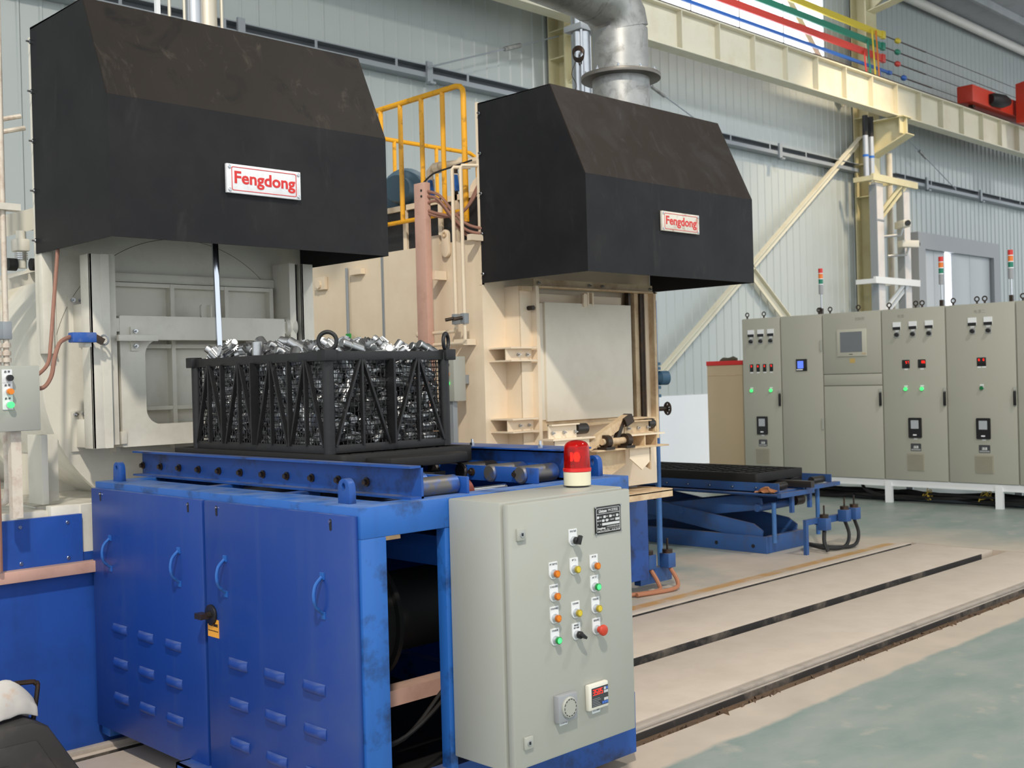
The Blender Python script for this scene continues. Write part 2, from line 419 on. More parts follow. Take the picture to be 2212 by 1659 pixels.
G().prism([(3.184, -.09), (3.184, -.020), (3.22, -.032), (3.27, -.036), (3.33, -.05), (3.33, -.09)], 'x', X0, 10.9).make('slot_dirt', DIRTM, fl)
g = G()
rr = random.Random(3)
for _ in range(420):
    x = rr.uniform(3.6, 9.5); y = rr.triangular(3.17, 3.30, 3.19); s = rr.uniform(0.004, 0.02)
    p = Vector((x, y, -0.022 - (y - 3.184) * .2 if y > 3.185 else 0.0))
    vs = [p + Vector((rr.uniform(-s, s), rr.uniform(-s, s), h)) for h in (0, 0, 0)] + [p + Vector((rr.uniform(-s, s) * .5, rr.uniform(-s, s) * .5, s * 1.1))]
    vs[0] += Vector((-s, -s, 0)); vs[1] += Vector((s, -s * .3, 0)); vs[2] += Vector((0, s, 0))
    g.add(vs, [(0, 2, 1), (0, 1, 3), (1, 2, 3), (2, 0, 3)])
g.make('crumbled_dirt', DIRTM, fl, kind='stuff')
G().box(2.0, 3.6, 4.98, 5.02, -0.004, 0.022).make('rail', RAILT, fl, bev=0.004)

# back wall: white masonry plinth with ribbed sheet panels above
wb = G().box(X0, X1, 12.3, 12.5, 0, 1.26).make('wall_back', MASON, kind='structure')
PITCH = 0.248
def panel_mesh(z0, z1):
    g = G(); n = 4; prof = []
    for k in range(n):
        x = k * PITCH
        prof += [(x, 0.0), (x + 0.198, 0.0), (x + 0.212, -0.015), (x + 0.234, -0.015)]
    prof += [(n * PITCH - 0.004, 0.0)]
    poly = prof + [(n * PITCH - 0.004, 0.06), (0.0, 0.06)]
    g.prism(poly, 'z', z0, z1)
    return g.mesh('wall_panel', mat=WALLM)
full = panel_mesh(1.262, 10.3); low = panel_mesh(1.262, 7.45); top_ = panel_mesh(9.9, 10.3)
WX0, WX1 = -9.0 + 0.992 * 23, -9.0 + 0.992 * 30.43
k = 0
while X0 + 0.992 * k < X1:
    x = X0 + 0.992 * k
    if 13.6 < x < 20.9:
        put('wall_panel', low, wb, (x, 12.32, 0)); put('wall_panel', top_, wb, (x, 12.32, 0))
    else:
        put('wall_panel', full, wb, (x, 12.32, 0))
    k += 1
# daylight window high in the wall
xs = [X0 + 0.992 * q for q in range(60)]
wx0 = min(v for v in xs if v > 13.6); wx1 = max(v for v in xs if v < 20.9) + 0.992
DAY = glow('daylit translucent pane', (236, 240, 255), 4.0)
wn = G().box(wx0, wx1, 12.34, 12.40, 7.45, 7.55).box(wx0, wx1, 12.34, 12.40, 9.83, 9.9).box(wx0, wx0 + .08, 12.34, 12.40, 7.55, 9.83).box(wx1 - .08, wx1, 12.34, 12.40, 7.55, 9.83).make('window_1', WALLM, kind='structure')
nb = 5; dx = (wx1 - wx0 - .16) / nb
for i in range(nb):
    a = wx0 + .08 + i * dx
    G().box(a + .02, a + dx - .02, 12.36, 12.375, 7.55, 8.66).make('pane', DAY, wn)
    G().box(a + .02, a + dx - .02, 12.36, 12.375, 8.70, 9.83).make('pane', DAY, wn)
    if i: G().box(a - .02, a + .02, 12.345, 12.39, 7.55, 9.83).make('mullion', WALLM, wn)
G().box(wx0 + .08, wx1 - .08, 12.345, 12.39, 8.66, 8.70).make('mullion', WALLM, wn)

# sliding door in the back wall, left open a hand's width
DFR = paint('grey door frame', (158, 160, 164), 0.5, var=0.03)
DLF = paint('pale door leaf', (196, 200, 204), 0.45, var=0.03)
dr = G().prism([(25.28, 0), (25.28, 4.80), (29.85, 4.80), (29.85, 0), (29.50, 0), (29.50, 4.42), (25.63, 4.42), (25.63, 0)], 'y', 12.10, 12.30).make('door_1', DFR, kind='structure')
for a, b in ((25.63, 26.26), (26.26, 26.86), (27.20, 28.25), (28.25, 29.46)):
    G().box(a + .006, b - .006, 12.20, 12.27, 0.02, 4.42).make('door_leaf', DLF, dr, bev=0.006)
G().box(26.86, 27.20, 12.275, 12.29, 0.02, 4.42).make('daylight_gap', glow('daylight outside', (245, 248, 255), 5.0), dr)

# roof and end wall
ce = G().prism([(12.5, 10.25), (12.5, 10.45), (-14, 12.9), (-14, 12.7)], 'x', X0, X1).make('ceiling', ROOF, kind='structure')
for i in range(9):
    y = 11.2 - i * 2.6; z = 10.25 + (12.5 - y) * (2.45 / 26.5)
    G().box(X0, X1, y - .04, y + .04, z - .2, z - 0.005).make('purlin', ROOF, ce)
G().cyl((X0, 12.08, 10.16), (X1, 12.08, 10.16), 0.11, 14).make('trim_1', paint('white eave pipe', (214, 212, 204), 0.5), kind='structure')

# ------------------------------------------------------------------ steel frame of the hall
def column(x, label):
    t = thing('steel_column', label, 'column', (x + .235, 12.0, 0))
    G().box(x, x + .47, 11.90, 11.925, 0, 10.1).make('front_flange', COLM, t)
    G().box(x, x + .47, 12.235, 12.26, 0, 10.1).make('rear_flange', COLM, t)
    G().box(x + .225, x + .245, 11.925, 12.235, 0, 10.1).make('web', COLM, t)
    for z in (5.35, 6.05, 6.62, 7.05):
        G().box(x + .01, x + .225, 11.925, 12.235, z, z + .02).make('stiffener', COLM, t)
    # corbel that carries the crane beam
    G().box(x + .04, x + .43, 11.12, 11.90, 6.93, 6.955).make('corbel_plate', COLM, t)
    G().prism([(11.90, 6.22), (11.90, 6.93), (11.15, 6.93), (11.15, 6.58)], 'x', x + .22, x + .24).make('corbel_web', COLM, t)
    G().bar((x + .235, 11.91, 6.21), (x + .235, 11.08, 6.57), .36, .022).make('corbel_flange', COLM, t)
    G().box(x + .06, x + .41, 11.22, 11.24, 6.60, 6.93).make('stiffener', COLM, t)
    return t
c2 = column(22.67, 'cream steel column with crane corbel, right of the warm lit wall')
column(13.08, 'cream steel column behind the galvanised duct and silver flue')

cb = thing('crane_beam', 'ivory crane runway beam with stiffener ribs crossing the hall above the cabinets', 'crane beam', (16, 11.38, 6.97))
G().box(X0, X1, 11.37, 11.39, 6.99, 7.62).make('web', BEAM, cb)
G().box(X0, X1, 11.255, 11.505, 6.965, 6.99).make('bottom_flange', BEAM, cb)
G().box(X0, X1, 11.255, 11.505, 7.62, 7.645).make('top_flange', BEAM, cb)
G().box(X0, X1, 11.35, 11.41, 7.645, 7.72).make('crane_rail', GREASE, cb)
st = G().box(-.009, .009, -.105, 0, 0, .63).mesh('stiffener', mat=BEAM)
for i in range(-6, 23): put('stiffener', st, cb, (15.26 + 1.072 * i, 11.37, 6.99))
bolt6 = G().cyl((0, 0, 0), (0, -.02, 0), .022, 6).mesh('bolt', mat=GREASE)
for z in (7.15, 7.27, 7.39): put('bolt', bolt6, cb, (22.78, 11.37, z))

for col_, z, x1, h, rgb in (('yellow', 8.82, 22.95, .13, (232, 206, 62)), ('green', 8.57, 22.93, .13, (40, 140, 112)), ('red', 8.31, 22.92, .14, (222, 70, 58)), ('blue', 8.05, 23.2, .06, (46, 104, 190))):
    m = paint(col_ + ' conductor sleeve', rgb, 0.4, var=0.04)
    t = thing('conductor_rail', col_ + ' conductor rail running above the ivory crane beam', 'conductor rail', (16, 11.7, z))
    G().box(9, x1, 11.68, 11.72, z - h / 2, z + h / 2).make('sleeve', m, t)
    G().box(x1, x1 + .14, 11.66, 11.74, z - h * .62, z + h * .62).make('end_cap', m, t, bev=.01)
    G().lathe((x1 + .62, 11.7, z), (x1 + .86, 11.7, z), [(0, .02), (.35, .06), (.65, .06), (1, .02)], 10).make('insulator', m, t)
    G().tube([(x1 + .14, 11.7, z), (x1 + .62, 11.7, z)], .014, 6).make('link', GREASE, t)
    G().tube([(x1 + .86, 11.7, z), (x1 + 2.1, 11.7, z)], .016, 6).make('turnbuckle', GREASE, t)
    G().tube([(x1 + 2.1, 11.7, z), (31.5, 11.7, z)], .008, 5).make('tension_rope', GREASE, t)
t = thing('cable_drop', 'bundle of coloured cables dropping from the conductor rails to the beam', 'cable', (22.4, 11.66, 7.7))
for i, (a, z, rgb) in enumerate(((22.25, 8.57, (40, 140, 112)), (22.1, 8.31, (222, 70, 58)), (22.45, 8.82, (232, 206, 62)), (22.62, 8.82, (226, 130, 50)), (22.75, 8.05, (46, 104, 190)))):
    G().tube([(a, 11.65, z), (a - .03, 11.62, z - .3), (a + .02, 11.60, 7.68)], .018, 6, 4).make('wire', paint('wire %d' % i, rgb, 0.5), t)

t = thing('overhead_crane', 'red end carriage and girder of the overhead crane on the beam', 'crane', (27.5, 11.38, 7.72))
G().box(26.3, 31.5, 11.18, 11.56, 7.80, 8.20).make('end_carriage', REDCR, t, bev=.02)
G().prism([(11.1, 7.6), (11.1, 8.55), (9.0, 8.9), (9.0, 7.35)], 'x', 28.6, 29.3).make('girder', REDCR, t)
G().lathe((27.2, 11.16, 7.98), (27.9, 11.0, 7.98), [(0, .12), (.2, .16), (.7, .16), (1, .09)], 14).make('drive_motor', RUBBER, t)
for x in (26.7, 30.9): G().cyl((x, 11.33, 7.80), (x, 11.43, 7.80), .08, 20).make('wheel', GREASE, t)

t = thing('brace', 'long diagonal angle brace rising to the right column across the wall', 'brace', (19, 12.15, 4))
G().bar((22.62, 12.13, 6.54), (15.2, 12.13, 1.42), .02, .17).make('flange', BEAM, t); G().bar((22.62, 12.07, 6.64), (15.2, 12.07, 1.52), .12, .016).make('rib', BEAM, t)
t = thing('brace', 'diagonal angle brace falling to the right behind the cabinets', 'brace', (19, 12.2, 4))
G().bar((13.6, 12.20, 7.12), (22.6, 12.20, .55), .02, .17).make('flange', BEAM, t); G().bar((13.6, 12.16, 7.22), (22.6, 12.16, .65), .08, .016).make('rib', BEAM, t)
t = thing('brace', 'pale diagonal brace in front of the bright window', 'brace', (20, 12.2, 9))
G().bar((18.9, 12.2, 10.1), (22.2, 12.2, 7.3), .03, .18).make('flange', BEAM, t)
# knee bracket on the column top
t = thing('roof_bracket', 'cream roof beam knee bracket on top of the right column', 'bracket', (23, 11.6, 9.6))
G().prism([(11.90, 9.35), (11.90, 10.1), (7.0, 10.62), (7.0, 10.2), (11.3, 9.72)], 'x', 22.86, 22.92).make('rafter_web', COLM, t)
G().bar((22.89, 11.9, 9.33), (22.89, 7, 10.19), .3, .02).make('rafter_flange', COLM, t)

def cable_tray(x0, x1, label):
    t = thing('cable_tray', label, 'cable tray', ((x0 + x1) / 2, 12.1, 5.88))
    G().box(x0, x1, 12.10, 12.30, 5.88, 5.90).make('tray_bottom', GALVR, t)
    G().box(x0, x1, 12.10, 12.105, 5.90, 5.95).make('tray_lip', GALVR, t)
    G().box(x0, x1, 12.10, 12.30, 6.045, 6.06).make('tray_cover', GALVR, t)
    G().box(x0, x1, 12.24, 12.25, 5.90, 6.045).make('cables', paint('dark grey tray cables', (92, 96, 100), .6), t)  # one flat dark grey strip filling the tray
    g = G().box(-.02, .02, -.006, 0, .05, .15).mesh('tray_tie', mat=GALVR)
    x = x0 + .4
    while x < x1: put('tray_tie', g, t, (x, 12.105, 5.90)); x += 1.32
    g = G().box(-.05, .05, -.04, 0, -.1, .22).box(-.05, .05, -.1, 0, -.1, -.07).mesh('hanger', mat=GALVR)
    x = x0 + 1.45
    while x < x1 - .5: put('hanger', g, t, (x, 12.10, 5.88)); x += 3.0
cable_tray(X0, 22.6, 'long grey cable tray on the wall behind the two hoods')
cable_tray(24.3, 36, 'grey cable tray on the wall right of the column, above the grey door')
def wire(label, p, q, loc_t):
    t = thing('tension_cable', label, 'cable', p)
    G().tube([p, q], .012, 6).make('rope', GALVR, t)
    a = Vector(p).lerp(Vector(q), loc_t); d = (Vector(q) - Vector(p)).normalized()
    G().tube([a - d * .18, a + d * .18], .035, 8).make('turnbuckle', GALV, t)
wire('thin steel tension cable with turnbuckle left of the silver flue', (10.36, 12.0, 5.99), (13.05, 12.0, 6.94), .62)
wire('thin steel tension cable falling to the right above the second hood', (14.0, 12.0, 6.95), (17.4, 12.0, 5.9), .45)
wire('thin steel tension cable falling right of the cream column', (24.0, 12.0, 7.1), (27.1, 12.0, 5.95), .45)

# vertical busbar trunks with brackets by the column
for i, (x, lab) in enumerate(((22.35, 'aluminium busbar trunk left of the cameras, nearest the column'), (23.55, 'aluminium busbar trunk right of the cameras'))):
    t = thing('busbar_trunk', lab, 'busbar', (x, 11.6, 0))
    G().box(x - .16, x + .16, 11.52, 11.64, 0.4, 5.55).make('trunk', paint('film wrapped trunk', (212, 206, 202), .35, var=.06, scale=4, dirt=(150, 156, 166), amt=.5, dscale=1.5), t, bev=.01)
    G().box(x - .19, x - .165, 11.50, 11.66, 0.4, 5.5).make('edge_channel', GALVR, t)
    g = G().box(-.17, .17, -.01, .13, 0, .03).mesh('joint_band', mat=GALVR)
    for z in (1.6, 2.75, 4.75): put('joint_band', g, t, (x, 11.515, z))
for z, lab in ((5.56, 'upper cream bracket frame carrying the busbar trunks'), (3.42, 'lower white bracket frame carrying the busbar trunks')):
    t = thing('bracket_frame', lab, 'bracket', (23, 11.6, z))
    m = COLM if z > 5 else WHITE
    G().box(21.95, 23.95, 11.44, 11.50, z, z + .14).make('front_angle', m, t)
    G().box(21.955, 22.02, 11.50, 11.9, z + .002, z + .1).make('side_angle', m, t); G().box(22.9, 22.97, 11.5, 11.9, z + .002, z + .1).make('side_angle', m, t)
    for x in (22.75, 22.95): G().bar((x + .5, 11.5, z), (x, 11.88, z - .75), .07, .07).make('strut', m, t)
t = thing('wall_conduit', 'pair of silver conduits with black sleeves on the column face', 'conduit', (22.4, 11.75, 6))
for x in (22.18, 22.42):
    G().cyl((x, 11.72, 5.6), (x, 11.72, 6.55), .06, 12).make('pipe', ALU, t)
    G().cyl((x, 11.72, 6.55), (x, 11.72, 6.97), .058, 12).make('sleeve', RUBBER, t)
    G().cyl((x, 11.72, 6.10), (x, 11.72, 6.15), .064, 12).make('tape', paint('blue tape', (40, 110, 200), .4), t)
t = G().cyl((23.75, 12.0, 0), (23.75, 12.0, 6.4), .07, 12).make('downpipe', paint('white downpipe', (232, 222, 204), 0.4), loc=(23.75, 12.0, 0), label='white vertical pipe between the two busbar trunks', cat='pipe')
CAMW = paint('camera housing', (220, 216, 204), 0.4)
for z, x, lab, d in ((4.58, 23.0, 'upper security camera on the column, pointing at the hall', (-.55, -.7, 0)), (4.18, 23.25, 'lower security camera on the column, turned sideways', (.75, -.35, 0))):
    t = thing('security_camera', lab, 'camera', (x, 11.5, z))
    d = Vector(d).normalized(); c = Vector((x, 11.35, z + .12))
    G().bar(c - d * .22, c + d * .22, .17, .15).make('housing', CAMW, t, bev=.015)
    G().cyl(c + d * .22, c + d * .26, .06, 14).make('lens', BLACK, t)
    G().tube([(x - .25, 11.7, z - .12), (x, 11.4, z - .1), (x, 11.35, z + .05)], .03, 8).make('arm', ALU, t)
# ================================================================== FURNACE HOODS
BOLT = G().cyl((0, 0, 0), (0, 0, .014), .011, 6).lathe((0, 0, .014), (0, 0, .03), [(0, .006), (1, .005)], 8).mesh('bolt', mat=STEEL)
def hood(x0, x1, yf, yt, yb, z0, zm, zt, label, slope_m, plate, edge=None):
    t = thing('exhaust_hood', label, 'hood', ((x0 + x1) / 2, yb, z0)); h = .008
    G().box(x0, x1, yf, yf + h, z0, zm).make('front_panel', HOOD, t)
    G().prism([(yf, zm), (yt, zt), (yt + h, zt - .004), (yf + h, zm - .004)], 'x', x0, x1).make('slope_panel', slope_m, t)
    prof = [(yf + h, z0), (yf + h, zm - .004), (yt + h, zt - .004), (yb, zt + .004), (yb, z0)]
    G().prism(prof, 'x', x0, x0 + h).make('side_panel', HOOD, t); G().prism(prof, 'x', x1 - h, x1).make('side_panel', HOOD, t)
    G().box(x0, x1, yt + h, yb, zt - .006, zt).make('top_panel', slope_m, t)
    if edge: G().box(x0 - .004, x0 + .02, yb, yb + .02, z0 - .01, zt + .01).make('edge_strip', edge, t)
    for i in range(5):
        z = z0 + .06 + (zt - z0 - .13) * i / 4
        put('bolt', BOLT, t, (x0, yb - .025, z), (0, -PI / 2, 0))
    px0, px1, pz0, pz1, pm, fs = plate
    pl = G().box(px0, px1, yf - .018, yf - .002, pz0, pz1).make('name_plate', pm, t, bev=.002)
    ww = px1 - px0; hh = pz1 - pz0; cx = (px0 + px1) / 2; cz = (pz0 + pz1) / 2
    o = rounded(px0 + .025, px1 - .025, pz0 + .012, pz1 - .012, .008, 3); i_ = rounded(px0 + .028, px1 - .028, pz0 + .015, pz1 - .015, .006, 3)
    G().frame(o, i_, 'y', yf - .0195, yf - .018).make('border_line', RED, pl)
    lettering('Fengdong', .078 * fs, RED, pl, (cx + .004, yf - .0188, cz + .004), FACE_Y, bold=.0018, width=ww * .82)
    for xx in (px0 + .014, px1 - .014):
        for zz in (pz0 + .014, pz1 - .014):
            put('screw', SCREW, pl, (xx, yf - .018, zz), (PI / 2, 0, 0))
    return t
SCREW = disc_mesh('screw', .008, .005, 10, STEEL)
PLATEW = paint('white name plate', (226, 228, 232), 0.4, var=.02, scale=8, dirt=(160, 156, 150), amt=.25, dscale=20)
PLATER = paint('rust edged name plate', (214, 208, 196), 0.45, var=.05, scale=8, dirt=(140, 96, 60), amt=.7, dscale=14, sharp=.08)
hood(2.181, 3.669, 4.60, 4.81, 5.385, 2.272, 2.876, 3.335, 'black sheet exhaust hood on the left furnace, with clean white name plate', HOODR, (2.730, 3.130, 2.508, 2.641, PLATEW, 1.0))
hood(5.213, 7.014, 4.60, 4.878, 5.545, 2.27, 2.870, 3.470, 'black sheet exhaust hood on the right furnace, with rust edged name plate', HOODR2, (5.935, 6.342, 2.569, 2.698, PLATER, 1.0), edge=CREAM2)

# ------------------------------------------------------------------ ducts and flues above the hoods
t = thing('exhaust_duct', 'galvanised round duct with elbow and flange above the right hood', 'duct', (6.30, 5.2, 3.47))
G().cyl((6.30, 5.2, 3.46), (6.30, 5.2, 3.735), .205, 32).make('collar', GALV, t)
G().cyl((6.30, 5.2, 3.735), (6.30, 5.2, 3.765), .285, 36).make('flange', paint('dark galvanised flange', (120, 116, 110), .45, metal=.6, var=.2, scale=9), t, bev=.004)
G().cyl((6.30, 5.2, 3.765), (6.30, 5.2, 4.09), .20, 32).make('riser', GALV, t)
pts = [(6.30, 5.2, 4.09), (6.28, 5.2, 4.17), (6.21, 5.2, 4.25), (6.12, 5.2, 4.285), (6.0, 5.2, 4.30)]
G().tube(pts, .205, 32).make('elbow', GALV, t)
G().tube([(6.0, 5.2, 4.30), (3.6, 5.2, 4.42)], .20, 32).make('horizontal_run', GALV, t)
for k in range(10):
    a = 2 * PI * k / 10
    put('bolt', BOLT, t, (6.30 + .255 * math.cos(a), 5.2 + .255 * math.sin(a), 3.765), (0, 0, 0))
t = thing('flue', 'slim bright steel flue with clamp behind the galvanised duct', 'flue', (6.67, 5.9, 2.6))
G().cyl((6.67, 5.9, 2.58), (6.67, 5.9, 5.0), .075, 22).make('pipe', STEEL, t)
G().cyl((6.60, 5.83, 2.58), (6.60, 5.83, 5.0), .012, 8).cyl((6.755, 5.88, 2.58), (6.755, 5.88, 5.0), .012, 8).make('tie_rod', STEEL, t)
G().box(6.575, 6.765, 5.81, 5.99, 4.31, 4.36).make('clamp', GALVR, t, bev=.005)
t = thing('wire_coil', 'coil of brown cable hung on the bright flue', 'cable', (6.60, 5.80, 4.0))
for i in range(5): G().ring((6.55, 5.82, 4.09 + .008 * i), (.9, .2 + .1 * i, .3), .045, .004, 20, 6).make('loop', GREASE, t)
G().tube([(6.54, 5.84, 4.05), (6.50, 5.85, 3.95), (6.55, 5.85, 3.86), (6.48, 5.9, 3.72)],   .003, 6, 5).make('loose_end', GREASE, t)
PIPEC = paint('pale silver flue', (214, 204, 186), .35, metal=.35, var=.08, scale=6)
for x, r, top, lab in ((3.315, .052, 5.4, 'widest warm silver flue behind the left hood'), (3.232, .045, 5.4, 'grey silver flue left of the widest one behind the left hood')):
    G().cyl((x, 5.72, 3.30), (x, 5.72, top), r, 20).make('flue', PIPEC if x > 3.3 else ALU, loc=(x, 5.72, 3.30), label=lab, cat='flue')
for x, r, m, lab in ((3.000, .017, WHITE, 'white square post behind the left hood'), (3.070, .009, PIPEC, 'thin cream pipe beside the white post behind the left hood'), (3.160, .008, PIPEC, 'thin brownish pipe left of the silver flues behind the left hood'), (3.392, .009, PIPEC, 'thin grey pipe right of the silver flues behind the left hood')):
    G().cyl((x, 5.70, 3.25), (x, 5.70, 5.2), r, 10 if x > 3.01 else 4).make('service_pipe', m, loc=(x, 5.70, 3.25), label=lab, cat='pipe')

# ================================================================== LEFT FURNACE (round shell)
F1 = thing('sealed_furnace', 'grey cream round shelled furnace under the left hood', 'furnace', (2.93, 5.38, 0))
CX, CZ, RR = 2.930, 1.700, .742
arc = [(CX - RR * math.cos(a), CZ - RR * math.sin(a)) for a in [PI * k / 40 for k in range(41)]]
G().prism([(2.185, 3.30)] + arc + [(3.672, 3.30)], 'y', 5.385, 5.42).make('face_plate', CREAM1, F1)
G().lathe((CX, 5.42, CZ), (CX, 8.6, CZ), [(0, .685), (.98, .685), (1, .6)], 64).make('shell', CREAM1, F1)
seam = [(CX + .69 * math.cos(a), 5.3845, CZ + .69 * math.sin(a)) for a in [PI * k / 60 for k in range(-8, 61)]]
G().tube(seam, .0014, 5).make('flange_seam', paint('flange joint line', (120, 116, 106), .7), F1)  # thin darker line of the flange joint
G().lathe((CX, 6.3, CZ), (CX, 6.36, CZ), [(0, .73), (1, .73)], 64).make('shell_flange', CREAM1, F1)
G().box(2.185, 2.235, 5.335, 5.385, 1.80, 2.28).make('side_strip', CREAM1, F1, bev=.002)
G().box(2.235, 2.262, 5.372, 5.385, 1.80, 2.28).make('side_strip', CREAM1, F1)
put('bolt', BOLT, F1, (2.246, 5.372, 1.815), (PI / 2, 0, 0))
# fixed door case behind the sliding frame: flange and stiffened panel
G().box(2.50, 3.46, 5.345, 5.385, 2.155, 2.20).make('case_flange', CREAM1, F1, bev=.003)
G().box(2.515, 3.44, 5.365, 5.385, 1.30, 2.15).make('case_panel', CREAM1, F1)
for x in (2.515, 2.825, 3.135, 3.41): G().box(x, x + .022, 5.315, 5.365, 1.32, 2.15).make('rib', CREAM1, F1)
for z in (1.515, 1.825, 2.13): G().box(2.515, 3.432, 5.318, 5.362, z, z + .02).make('rib', CREAM1, F1)
# sliding door frame with a rounded window
ro = rounded(2.495, 3.425, 1.345, 1.978, .006, 6); ri = rounded(2.622, 3.300, 1.448, 1.862, .075, 6)
door1 = G().frame(ro, ri, 'y', 5.20, 5.285).make('lifting_door', CREAM1, F1)
G().box(2.485, 2.515, 5.19, 5.29, 1.36, 1.42).make('guide_shoe', CREAM1, door1, bev=.003)
G().box(2.455, 2.495, 5.20, 5.24, 1.90, 1.965).make('roller_block', CREAM1, door1, bev=.003)
G().box(2.46, 2.66, 5.135, 5.165, 1.853, 1.883).make('trip_arm', CREAM1, door1, bev=.002)
for z in (1.902, 1.83): G().box(2.545, 2.585, 5.188, 5.20, z - .022, z + .022).make('arm_plate', CREAM1, door1); put('bolt', BOLT, door1, (2.565, 5.188, z), (PI / 2, 0, 0))
G().prism(rounded(2.950, 2.985, 1.978, 2.045, .012, 4), 'y', 5.235, 5.25).make('lifting_eye', CREAM1, door1)
G().box(2.985, 2.992, 5.20, 5.27, 1.978, 2.04).make('lifting_eye', CREAM1, door1)
G().lathe((3.44, 5.24, 1.935), (3.50, 5.24, 1.935), [(0, .045), (.3, .055), (.6, .042), (1, .055)], 24).make('guide_wheel', CREAM1, door1)
G().box(3.425, 3.45, 5.21, 5.27, 1.90, 1.965).make('roller_block', CREAM1, door1)
# posts that guide the door
def post(x0, x1, y0, y1, z0, z1, m, name='guide_post', par=None):
    G().box(x0, x1, y0, y0 + .012, z0, z1).box(x0, x0 + .012, y0, y1, z0, z1).make(name, m, par or F1, bev=.002)
post(2.330, 2.425, 5.15, 5.25, 1.348, 2.262, CREAM1)
G().box(2.385, 2.425, 5.148, 5.15, 1.348, 2.262).make('post_flange', CREAM1, F1)
G().box(2.44, 2.475, 5.19, 5.33, 1.36, 2.27).make('door_track', CREAM1, F1)
G().box(2.428, 2.440, 5.26, 5.33, 1.36, 2.27).make('door_track', CREAM1, F1)
post(3.540, 3.615, 5.20, 5.34, 1.30, 2.28, CREAM1)
G().box(3.462, 3.50, 5.20, 5.36, 1.30, 2.28).make('door_track', CREAM1, F1)
G().box(3.502, 3.535, 5.24, 5.30, 1.35, 2.28).make('chain', RUBBER, F1)
for z in (1.90, 1.35):
    G().box(2.345, 2.40, 5.25, 5.385, z, z + .135).make('post_bracket', CREAM1, F1, bev=.002)
    G().box(2.322, 2.40, 5.372, 5.385, z - .02, z + .175).make('bracket_plate', CREAM1, F1)
    for x in (2.342, 2.382): put('bolt', BOLT, F1, (x, 5.372, z + .158), (PI / 2, 0, 0))
G().box(3.50, 3.57, 5.372, 5.385, 2.03, 2.07).make('bracket_plate', CREAM1, F1)
# base: pedestal, saddle, blue skirt, pink cable channel
G().box(1.0, 2.10, 5.14, 8.4, 1.055, 1.085).make('base_deck', CREAM1, F1)
G().box(2.10, 3.75, 5.10, 5.16, .885, 1.105).make('base_block', CREAM1, F1, bev=.004)
G().box(2.235, 3.75, 5.09, 5.10, .885, 1.10).make('base_block', CREAM1, F1)
G().box(2.105, 2.135, 5.20, 5.36, 1.105, 1.425).make('saddle_post', CREAM1, F1, bev=.003)
G().box(2.135, 2.245, 5.355, 5.37, 1.105, 1.42).make('saddle_post', CREAM1, F1)
for y in (6.0, 7.6): G().box(2.3, 3.6, y, y + .1, 1.085, 1.3).make('saddle', CREAM1, F1)
G().box(2.11, 3.75, 5.30, 8.4, .90, 1.09).make('base_deck', CREAM1, F1)
G().box(.2, 3.75, 5.075, 5.10, 0.0, .80).make('skirt_panel', BLUEP, F1)
G().box(.2, 2.228, 5.07, 5.10, .80, 1.062).make('skirt_panel', BLUEP, F1)
G().box(2.228, 2.40, 5.085, 5.10, .80, .885).make('skirt_panel', BLUEP, F1)
G().box(.2, 2.40, 5.02, 5.075, .797, .848).make('cable_channel', PINK, F1, bev=.003)
for x in (1.95, 2.16):
    for z in (.87, 1.03): put('screw', SCREW, F1, (x, 5.07, z), (PI / 2, 0, 0))
# lift rod under the hood
G().cyl((2.960, 5.1, 2.40), (2.972, 5.1, 1.72), .0165, 24).make('cylinder_rod', CHROME, F1)
# left top steelwork and valve
G().bar((1.2, 5.60, 2.12), (2.35, 5.62, 2.50), .05, .10).make('roof_beam', CREAM1, F1)
G().bar((1.2, 5.66, 1.85), (2.34, 5.66, 2.21), .14, .05).make('shell_angle', CREAM1, F1)
t = thing('solenoid_valve', 'small cream pipeline valve with black coil behind the thin pipes', 'valve', (2.18, 5.55, 2.2))
G().box(2.145, 2.21, 5.52, 5.60, 2.30, 2.36).make('actuator', CREAM1, t, bev=.008)
G().cyl((2.18, 5.56, 2.22), (2.18, 5.56, 2.40), .022, 14).make('stem', CREAM1, t)
for k in range(4): G().cyl((2.18, 5.56, 2.262 + .009 * k), (2.18, 5.56, 2.266 + .009 * k), .03, 14).make('spring_coil', STEEL, t)
G().cyl((2.11, 5.55, 2.235), (2.15, 5.55, 2.235), .03, 14).make('coil', RUBBER, t); G().cyl((2.22, 5.55, 2.24), (2.30, 5.55, 2.24), .03, 14).make('coil', RUBBER, t)
G().cyl((1.6, 5.62, 2.40), (2.4, 5.62, 2.44), .018, 10).make('pipe', CREAM1, t)
OLDW = paint('chipped white pipe', (214, 204, 190), .5, var=.08, scale=12, dirt=(150, 96, 70), amt=.5, dscale=18)
t = thing('gas_pipe', 'pair of chipped white pipes with valve blocks at the left edge', 'pipe', (2.0, 5.2, 1.0))
for x, z0 in ((1.932, 1.5), (1.968, 1.5)):
    G().cyl((x, 5.22, z0), (x + .005, 5.22, 3.6), .0125, 12).make('pipe', OLDW, t)
    G().box(x - .022, x + .022, 5.20, 5.25, 1.86, 1.94).make('valve_block', GALVR, t, bev=.004)
    for z in (1.835, 1.80, 1.77): G().cyl((x, 5.22, z - .012), (x, 5.22, z + .008), .021, 12).make('union', OLDW, t)
G().tube([(1.95, 5.20, 1.5), (1.95, 5.20, 1.18), (1.92, 5.22, 1.13), (1.8, 5.22, 1.12)], .016, 12, 5).make('drain_pipe', OLDW, t)
G().box(1.80, 2.04, 5.19, 5.25, 2.44, 2.47).make('pipe_bracket', CREAM1, t)
